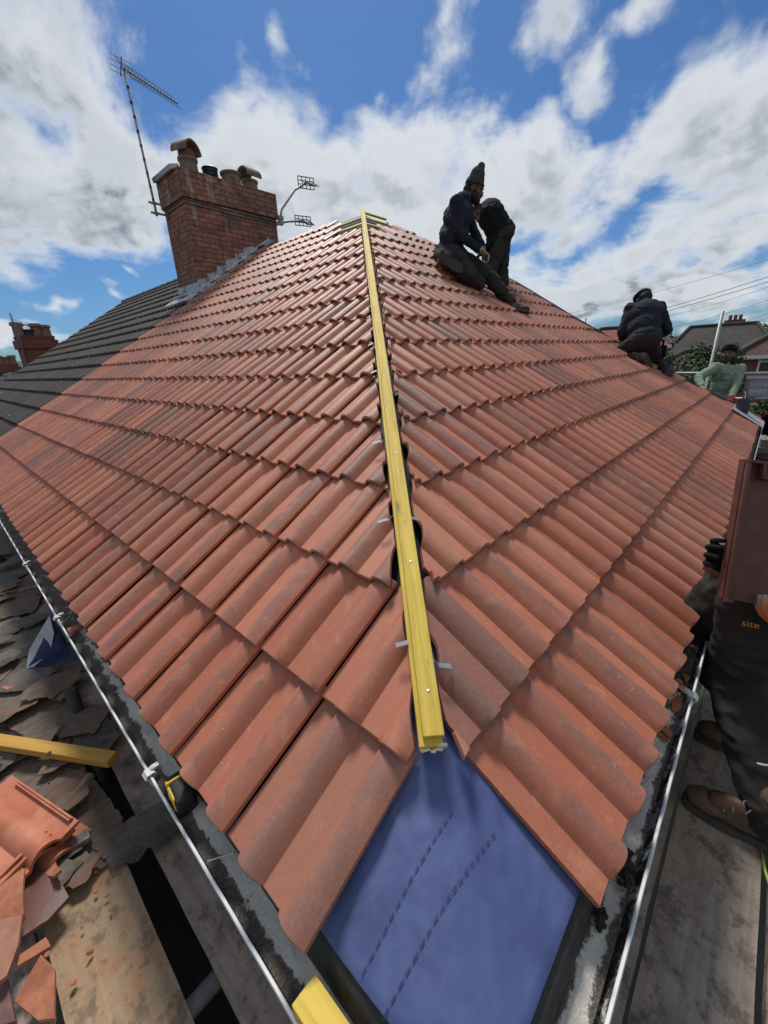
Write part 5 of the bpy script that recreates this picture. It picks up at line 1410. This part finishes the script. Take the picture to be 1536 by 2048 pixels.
def person(label, J, skin, top, trou, boots, glove, hat=None, beard=None, hair=None, fwd=None, hup=(0, 0, 1), base=None, s=1.0, vox=.011, girth=1.0, curl=(.7, .7), palm=None, hands=True, foldscale=.010, bootup=None, collar=None, leg=1.0):
    V = {k: Vector(v) for k, v in J.items()}
    base = base or Vector((V['pel'].x, V['pel'].y, min(V['anL'].z, V['anR'].z)-.1)); t = thing('person', label, 'person', base)
    L1, L2, A1, A2 = .44*s, .43*s, .31*s, .27*s
    side = (V['shR']-V['shL']).normalized(); spine = (V['neck']-V['pel']).normalized()
    k = {}
    for S_ in 'LR':
        k['el'+S_], V['ha'+S_] = ik(V['sh'+S_], V['ha'+S_], A1, A2, V['pe'+S_]); k['kn'+S_], V['an'+S_] = ik(V['hi'+S_], V['an'+S_], L1, L2, V['pk'+S_])
    chest = V['pel'].lerp(V['neck'], .68); belly = V['pel'].lerp(V['neck'], .34)
    def torso(bm, e):
        m3 = axes(side, side.cross(spine)*-1, spine); g = girth
        ell(bm, chest, ((.175+e)*min(g, 1.25)*s, (.118+e)*g*s, .20*s), m3); ell(bm, belly, ((.155+e)*min(g, 1.25)*s, (.115+e)*g*s, .18*s), m3); ell(bm, V['pel'], ((.165+e)*min(g, 1.2)*s, (.120+e)*g*s, .135*s), m3)
        for S_ in 'LR': cap(bm, chest.lerp(V['sh'+S_], .35), V['sh'+S_], (.085+e)*s, (.066+e)*s)
        cap(bm, chest+spine*.06, V['neck'], (.10+e)*s, (.062+e)*s)
    def arms(bm, e, wr=0):
        for S_ in 'LR':
            cap(bm, V['sh'+S_], k['el'+S_], (.058+e)*s, (.044+e)*s); cap(bm, k['el'+S_], V['ha'+S_], (.044+e)*s, (.032+e*.8)*s)
    def legs(bm, e):
        for S_ in 'LR':
            cap(bm, V['pel'].lerp(V['hi'+S_], .8), k['kn'+S_], (.092*leg+e)*s, (.060*leg+e)*s); cap(bm, k['kn'+S_], k['kn'+S_].lerp(V['an'+S_], .4), (.060*leg+e)*s, (.058*leg+e)*s); cap(bm, k['kn'+S_].lerp(V['an'+S_], .4), V['an'+S_], (.058*leg+e)*s, (.042*leg+e*1.3)*s)
    # the body: one continuous skin
    bm = BM(); torso(bm, -.018); arms(bm, -.012); legs(bm, -.014); r_, f_, u_, m3 = head(bm, V['head'], fwd, hup, s)
    cap(bm, V['neck'], V['head']-u_*.05*s-f_*.02*s, .058*s, .052*s)
    for S_ in 'LR': cap(bm, V['an'+S_], V['an'+S_]+(V['to'+S_]-V['an'+S_])*.6, .035*s, .03*s)
    wr = {}
    for S_ in 'LR':
        d = (V['ha'+S_]-k['el'+S_]).normalized(); pn = Vector(palm[S_]) if palm else Vector((0, 0, -1)); th = u_.cross(d) if False else f_
        wr[S_] = (V['ha'+S_]+d*.02*s, d, pn, th)
        hand_geo(bm, *wr[S_], curl[0], s*.93)
    obj('body', remesh(bm, min(vox, .0085), 2), skin, t, 180)
    bm = BM(); torso(bm, .012); arms(bm, .014)
    # hem reaches over the waistband
    o = obj('jacket', remesh(bm, vox, 5, foldscale, 8, hash(label) % 17), top, t, 180)
    if collar is not None:
        bm = BM(); c = V['neck']; x, y, dd = frame(u_+spine, f_); lathe(bm, c-dd*.03, c+dd*.035, [(0, .086*s), (1, .070*s), (1, .062*s), (.2, .075*s)], 20); obj('collar', bm, collar, o, 180)
    bm = BM(); m3t = axes(side, side.cross(spine)*-1, spine); ell(bm, V['pel']-spine*.04, (.172*girth*s, .130*girth*s, .12*s), m3t); legs(bm, .008)
    obj('trousers', remesh(bm, vox, 4, foldscale*1.1, 9, hash(label) % 13+3), trou, t, 180)
    for S_ in 'LR':
        up = Vector(bootup[S_]) if bootup else Vector((0, 0, 1))
        bm = BM(); boot_geo(bm, V['an'+S_], V['to'+S_], up, s); b = obj('boot', remesh(bm, .006, 3, .003, 25), boots, t, 180)
        bm = BM(); sole_geo(bm, V['an'+S_], V['to'+S_], up, s); obj('sole', bm, M_SOLE, b)
    if hands:
        for i, S_ in enumerate('LR'):
            gm = glove[i] if isinstance(glove, tuple) else glove
            if gm: bm = BM(); hand_geo(bm, *wr[S_], curl[i], s*1.04); obj('glove', remesh(bm, .0045, 2), gm, t, 180)
    for sx in (-1, 1):
        bm = BM(); ell(bm, V['head']+(r_*sx*.031+f_*.079+u_*.006)*s, (.013*s, .008*s, .007*s), m3); obj('eye', bm, M_EYE, t, 180)
        bm = BM(); ell(bm, V['head']+(r_*sx*.032+f_*.089+u_*.028)*s, (.021*s, .008*s, .005*s), m3); obj('eyebrow', bm, M_HAIR, t, 180)
    H = lambda x, y, z: V['head'] + (r_*x+f_*y+u_*z)*s
    if beard:
        bm = BM(); ell(bm, H(0, .040, -.085), (.058*s, .058*s, .045*s), m3); ell(bm, H(0, .060, -.105), (.040*s, .04*s, .035*s), m3)
        for sx in (-1, 1): ell(bm, H(sx*.058, .02, -.055), (.017*s, .036*s, .045*s), m3)
        ell(bm, H(0, .094, -.050), (.030*s, .010*s, .007*s), m3); obj('beard', remesh(bm, .005, 1, .004, 60), beard, t, 180)
    if hair:
        bm = BM(); ell(bm, H(0, -.020, .045), (.083*s, .098*s, .083*s), m3); ell(bm, H(0, -.06, -.02), (.072*s, .06*s, .07*s), m3); obj('hair', remesh(bm, .005, 1, .010, 45), hair, t, 180)
    return t, V, k, (r_, f_, u_, m3, H)
R0 = _r.copy()
def L(px, py, d): return at(px, py, d)
UPR = Vector((0, -SP, CP))
# 1: sitting man in a tall knitted hat, near leg folded under him, other leg stretched down the slope
d1 = 4.85
J = dict(pel=L(899, 503, d1), neck=L(926, 397, d1), head=L(949, 379, d1), shL=L(926, 408, d1+.20), shR=L(913, 405, d1-.20), haL=L(966, 500, d1+.10), haR=L(957, 498, d1-.14), peL=-R0-_u, peR=-R0*.4-_u*1.0,
         hiL=L(908, 510, d1+.09), hiR=L(905, 512, d1-.09), anL=L(1022, 606, d1-.02), anR=L(887, 522, d1-.27), pkL=_u+R0*.4, pkR=R0*1.0-_u*.8, toL=L(1064, 622, d1-.06), toR=L(936, 553, d1-.27))
t, V, k, hd_ = person('person in dark fleece and tall grey knitted hat, sitting on the red tiles', J, M_SKIN, M_NAVY, M_TROU, M_BOOTD, (M_GLOVEC, M_GLOVEC), beard=M_HAIR, hair=M_HAIR, fwd=R0*1.0-_u*.38-_d*.15, s=1.08, girth=1.62, leg=1.15,
                      palm=dict(L=-_u, R=-_u), bootup=dict(L=(_u*1.0+R0*.15), R=(_d*1.0+_u*.35-R0*.1)), collar=M_NAVY)
r_, f_, u_, m3, H = hd_
bm = BM()
cap(bm, H(0, -.012, .075), H(0, -.014, .13), .101, .086); cap(bm, H(0, -.014, .13), H(0, -.002, .205), .084, .046)
ell(bm, H(0, -.012, .052), (.100, .116, .034), m3); obj('knitted_hat', remesh(bm, .006, 2, .004, 40), M_KNIT, t, 180)
# 2: man bending over behind him
d2 = 5.75
J = dict(pel=L(1003, 466, d2), neck=L(972, 414, d2), head=L(959, 428, d2-.02), shL=L(986, 421, d2+.18), shR=L(975, 424, d2-.18), haL=L(975, 508, d2+.05), haR=L(966, 503, d2-.10), peL=R0, peR=R0,
         hiL=L(1004, 476, d2+.09), hiR=L(1001, 478, d2-.09), anL=L(1010, 612, d2+.12), anR=L(1000, 610, d2-.08), pkL=-R0, pkR=-R0, toL=L(985, 616, d2+.1), toR=L(976, 614, d2-.12))
t, V, k, hd_ = person('person in black bending low behind the sitting man on the far hip', J, M_SKIN, M_BLACKC, M_TROU, M_BOOT, M_BLACKC, beard=M_HAIR, hair=M_HAIR, fwd=-R0*.45-_u*.75-_d*.5, hup=-R0*.6+_u*.6, s=1.1, girth=1.4, leg=1.2, palm=dict(L=-R0, R=-R0))
# 3: crouching man seen from behind
d3 = 5.35
J = dict(pel=L(1287, 678, d3), neck=L(1290, 608, d3+.16), head=L(1287, 600, d3+.25), shL=L(1261, 618, d3+.14), shR=L(1319, 615, d3+.14), haL=L(1250, 692, d3+.36), haR=L(1318, 672, d3+.40), peL=-R0*.7-_d*.4-_u*.8, peR=R0*.25-_d*.3-_u*1.0,
         hiL=L(1273, 682, d3+.02), hiR=L(1301, 682, d3+.02), anL=L(1278, 716, d3-.06), anR=L(1333, 752, d3-.02), pkL=-R0*.9+_d*.8, pkR=R0*.5+_d*.9+_u*.4, toL=L(1282, 704, d3+.18), toR=L(1348, 752, d3+.2))
J['toL'] = L(1266, 722, d3+.12)
t, V, k, hd_ = person('person in navy fleece and black cap crouching on the hip, seen from behind', J, M_SKIN, M_NAVY, M_TROU, M_BOOTD, M_BLACKC, hair=M_HAIR, fwd=_d*.9-_u*.5+R0*.1, s=1.06, girth=1.3, palm=dict(L=-_u, R=-_u), bootup=dict(L=_d*.75+_u*.5-R0*.3, R=UPR))
r_, f_, u_, m3, H = hd_
bm = BM(); ell(bm, H(0, -.015, .055), (.102, .115, .052), m3); ell(bm, H(0, .01, .085), (.108, .112, .026), m3); ell(bm, H(.05, .0, .088), (.06, .07, .024), m3); obj('cap', remesh(bm, .006, 2, .006, 22), M_BLACKC, t, 180)
bm = BM(); q = k['knR'].lerp(V['hiR'], .55)+R0*.10; box(bm, q, (.07, .10, .16), None, .015); box(bm, q+Vector((0, 0, .10)), (.025, .03, .10), None, .006); obj('tool_pouch', bm, M_BLACKC, t, 60)
# 4: man in the sage shirt leaning on the far side of the hip
d4 = 5.95
J = dict(pel=L(1437, 800, d4+.10), neck=L(1457, 727, d4-.02), head=L(1456, 709, d4-.04), shR=L(1431, 735, d4-.02), shL=L(1480, 738, d4-.02), haR=L(1402, 772, d4-.22), haL=L(1461, 798, d4-.24), peR=-R0-_u*.5, peL=R0,
         hiR=L(1428, 808, d4+.10), hiL=L(1448, 808, d4+.10), anR=L(1420, 912, d4+.35), anL=L(1455, 912, d4+.25), pkR=-_d, pkL=-_d, toR=L(1412, 922, d4+.15), toL=L(1452, 924, d4+.05))
t, V, k, hd_ = person('bearded person in sage green shirt and black head wrap at the far roof edge', J, M_SKIN, M_GREEN, M_TROU, M_BOOT, (M_GLOVER, M_GLOVEG), beard=M_HAIR, fwd=-_d*.75-R0*.75-_u*.1, s=1.0, palm=dict(L=-_u, R=-_u), collar=M_GREEN, foldscale=.008)
r_, f_, u_, m3, H = hd_
bm = BM(); ell(bm, H(0, -.025, .065), (.098, .120, .070), m3); ell(bm, H(0, -.075, .035), (.085, .070, .080), m3); ell(bm, H(0, .0, .10), (.075, .09, .045), m3); obj('head_wrap', remesh(bm, .006, 2, .008, 18), M_BLACKC, t, 180)
bm = BM(); ff_ = (V['shL']-V['shR']).normalized().cross((V['neck']-V['pel']).normalized()); ff_ = ff_ if ff_.dot(CAM-V['neck']) > 0 else -ff_
ell(bm, V['neck']+ff_*.055-Vector((0, 0, .035)), (.045, .05, .085)); obj('undershirt', bm, M_BLACKC, t, 180)
for sx, S_ in ((.085, 'L'), (-.085, 'R')):
    sd_ = (V['shL']-V['shR']).normalized(); q = V['pel'].lerp(V['neck'], .62)+sd_*sx; nn = sd_.cross((V['neck']-V['pel']).normalized()); nn = nn if nn.dot(CAM-q) > 0 else -nn
    bm = BM(); box(bm, q+nn*.128, (.085, .095, .010), axes(sd_, (V['neck']-V['pel']).normalized(), nn), .003); box(bm, q+nn*.134+Vector((0, 0, .045)), (.089, .03, .010), axes(sd_, (V['neck']-V['pel']).normalized(), nn), .003); obj('shirt_pocket', bm, M_GREEN, t, 60)
# 5: person low behind the crouching man, only the face and a blue shoulder in view
d5 = 6.0
J = dict(pel=L(1318, 800, d5+.1), neck=L(1306, 722, d5), head=L(1293, 706, d5-.05), shR=L(1290, 738, d5), shL=L(1328, 736, d5), haR=L(1282, 780, d5-.1), haL=L(1330, 790, d5-.1), peR=-R0, peL=R0,
         hiR=L(1308, 808, d5+.1), hiL=L(1328, 808, d5+.1), anR=L(1300, 905, d5+.2), anL=L(1330, 905, d5+.2), pkR=-_d, pkL=-_d, toR=L(1295, 915, d5), toL=L(1325, 915, d5))
person('person in blue half hidden behind the crouching man, only a pale face showing', J, M_SKINL, M_BLUEC, M_TROU, M_BOOT, M_BLACKC, hair=M_HAIR, fwd=-_d*.8-R0*.6, s=1.0, palm=dict(L=-_u, R=-_u))
# 6: man at the right edge holding a stack of tiles against the gutter
bz = DECK
toeN, heelN = onZ(1366, 1602, bz), onZ(1560, 1703, bz); dirb = (heelN-toeN).normalized()
anN = toeN + dirb*.205 + Vector((0, 0, .115)); toN = toeN + Vector((0, 0, .06))
toeF = onZ(1390, 1474, bz); dirf = (dirb + Vector((.25, .0, 0))).normalized(); anF = toeF + dirf*.205 + Vector((0, 0, .115)); toF = toeF + Vector((0, 0, .06))
dp = 1.36
pel = L(1568, 1130, dp+.03); hiN = L(1530, 1160, dp-.05); hiF = hiN + Vector((.15, .0, 0))
up0 = Vector((0, 0, 1))
neck = pel + R0*.30 + Vector((0, 0, .46)); hd0 = neck + R0*.05 + Vector((0, .05, .14)); shN = neck + Vector((-.10, -.14, -.06)); shF = neck + Vector((.12, .14, -.06))
BLc, TLc = L(1447, 1197, 1.20), L(1492, 926, 1.20); acr = (L(1545, 1226, 1.19)-BLc).normalized(); alg = (TLc-BLc).normalized(); acr = (acr-alg*acr.dot(alg)).normalized(); tn = acr.cross(alg).normalized(); tn = tn if tn.dot(CAM-BLc) > 0 else -tn
hN = L(1566, 1240, 1.17); hF = L(1458, 1128, 1.27)
J = dict(pel=pel, neck=neck, head=hd0, shL=shN, shR=shF, haL=hN+Vector((.06, -.04, -.01)), haR=hF+Vector((.10, .0, .02)), peL=(-.4, -1, -.5), peR=(.2, .6, -1),
         hiL=hiN, hiR=hiF, anL=anN, anR=anF, pkL=(.75, .35, .1), pkR=(.2, 1, .1), toL=toN, toR=toF)
t, V, k, hd_ = person('person in black work trousers and brown boots holding tiles at the right edge', J, M_SKIN, M_BLACKC, M_TROU, M_BOOT, None, hair=M_HAIR, fwd=(-.4, 1, -.3), s=1.0, vox=.008, girth=1.0, leg=1.3, hands=False, foldscale=.011, base=Vector((pel.x, pel.y, DECK)))
# gloves: cream with an orange palm under the tiles, black one behind their edge
bm = BM(); wN = L(1568, 1244, 1.165) + acr*.035 - alg*.012; hand_geo(bm, wN+acr*.03, (-acr*1.0+alg*.15), alg*.9+tn*.1, tn, .55, 1.06); g1 = obj('glove', remesh(bm, .004, 2), M_GLOVEC, t, 180)
bm = BM()
for i in range(4): q = wN + acr*.03 + (-acr)*(.06+.012*i) + tn*(-.03+.02*i) + alg*.006; ell(bm, q-alg*.012, (.016, .014, .012))
hand_geo(bm, wN+acr*.03-alg*.006+tn*.004, (-acr*1.0+alg*.12), alg*.9+tn*.1, tn, .58, 1.03); obj('rubber_palm', remesh(bm, .004, 2), M_GLOVEO, g1, 180)
bm = BM(); hand_geo(bm, hF+acr*.045-tn*.012, (-acr*1.0+alg*.25-tn*.05), tn*1.0, alg, .9, 1.08); obj('glove', remesh(bm, .004, 2), M_BLACKC, t, 180)
# laces and tongue of the near boot
trs = [o for o in t.children if o.name.startswith('trousers')][0]; bts = [o for o in t.children if o.name.startswith('boot')]
fb = (toN-anN); fb.z = 0; fb.normalize(); rb = fb.cross(up0)
for (A_, B_o) in ((anN, bts[0]), (anF, bts[1])):
    bm = BM()
    for i in range(4):
        c = A_ + fb*(.045+.020*i) + up0*(.030-.017*i); tube(bm, [c-rb*.034-up0*.012, c-rb*.012+up0*.006, c+rb*.012+up0*.006, c+rb*.034-up0*.012], .0035, 6)
    c = A_+fb*.05+up0*.03
    for sx in (-1, 1): tube(bm, [c, c+rb*.03*sx+fb*.02+up0*.012, c+rb*.055*sx+fb*.01-up0*.01, c+rb*.03*sx-fb*.005], .003, 6)
    obj('lace', bm, M_OLDWOOD, B_o, 180)
# word printed on the trousers' thigh
bv = BVHTree.FromPolygons([v.co + t.location for v in trs.data.vertices], [p.vertices[:] for p in trs.data.polygons])
hit = bv.ray_cast(CAM, ray(1500, 1254).normalized())
if hit[0] is not None:
    n = hit[1]; n = n if n.dot(CAM-hit[0]) > 0 else -n; n = (n*.4 + (CAM-hit[0]).normalized()*.6).normalized(); x = (_r*.985-_u*.12); x = (x-n*x.dot(n)).normalized(); y = n.cross(x)
    me = text_mesh('site', .030, 0, 'CENTER')
    bmt = BM(); bmt.from_mesh(me); bmesh.ops.subdivide_edges(bmt, edges=bmt.edges, cuts=1); bmt.to_mesh(me); bmt.free()
    for v in me.vertices:
        p = hit[0] + x*v.co.x*1.05 + y*v.co.y; h2 = bv.ray_cast(p+n*.08, -n); v.co = (h2[0] if h2[0] is not None and (h2[0]-p).length < .06 else p) + n*.0035
    obj('printed_word', me, M_ORANGE, trs)
bm = BM(); q = L(1525, 1527, dp-.12); tube(bm, [L(1515, 1527, 1.2), L(1528, 1530, 1.2), L(1545, 1531, 1.2)], .003, 6); obj('reflective_piping', bm, M_WHITE, trs, 180)
# the held tiles, backs towards the camera
def held(i):
    bm = BM(); o0 = BLc - tn*(.017*i) + acr*.006*i + alg*.004*i; m3 = axes(acr, alg, tn)
    n = 24; W_, H_ = .30, .418
    va, vb = [], []
    for e in (0, H_):
        for k_, off in ((0, .0), (1, -.014)):
            row = []
            for j in range(n+1):
                u = j/n; row.append(bm.verts.new(o0 + acr*(W_*u) + alg*e + tn*(off - .35*prof(1-u)[0])))
            va.append(row)
    a, b, c, d2_ = va
    for j in range(n):
        bm.faces.new((a[j], a[j+1], c[j+1], c[j])); bm.faces.new((b[j], d2_[j], d2_[j+1], b[j+1])); bm.faces.new((a[j], b[j], b[j+1], a[j+1])); bm.faces.new((c[j], c[j+1], d2_[j+1], d2_[j]))
    bm.faces.new((a[0], c[0], d2_[0], b[0])); bm.faces.new((a[n], b[n], d2_[n], c[n]))
    box(bm, o0+acr*.006+alg*H_/2+tn*.002, (.010, H_, .012), m3, .002); box(bm, o0+acr*(W_/2)+alg*(H_-.005)+tn*.003, (W_, .010, .016), m3, .002)
    box(bm, o0+acr*.045+alg*(H_-.030)+tn*.006, (.008, .046, .016), m3, .002); box(bm, o0+acr*.062+alg*(H_-.05)+tn*.006, (.035, .008, .016), m3, .002); box(bm, o0+acr*.2+alg*(H_-.05)+tn*.006, (.035, .008, .016), m3, .002)
    box(bm, o0+acr*.012-alg*.003+tn*.002, (.02, .012, .02), m3, .002)
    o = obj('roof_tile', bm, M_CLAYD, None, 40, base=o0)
    meta(o, ('foremost dark red tile held upright by the person at the right edge', 'second dark red tile in the held stack, just behind the front one', 'rearmost dark red tile in the held stack, nearest the body')[i], 'roof tile', 'tiles held by the person at right')
for i in range(2): held(i)
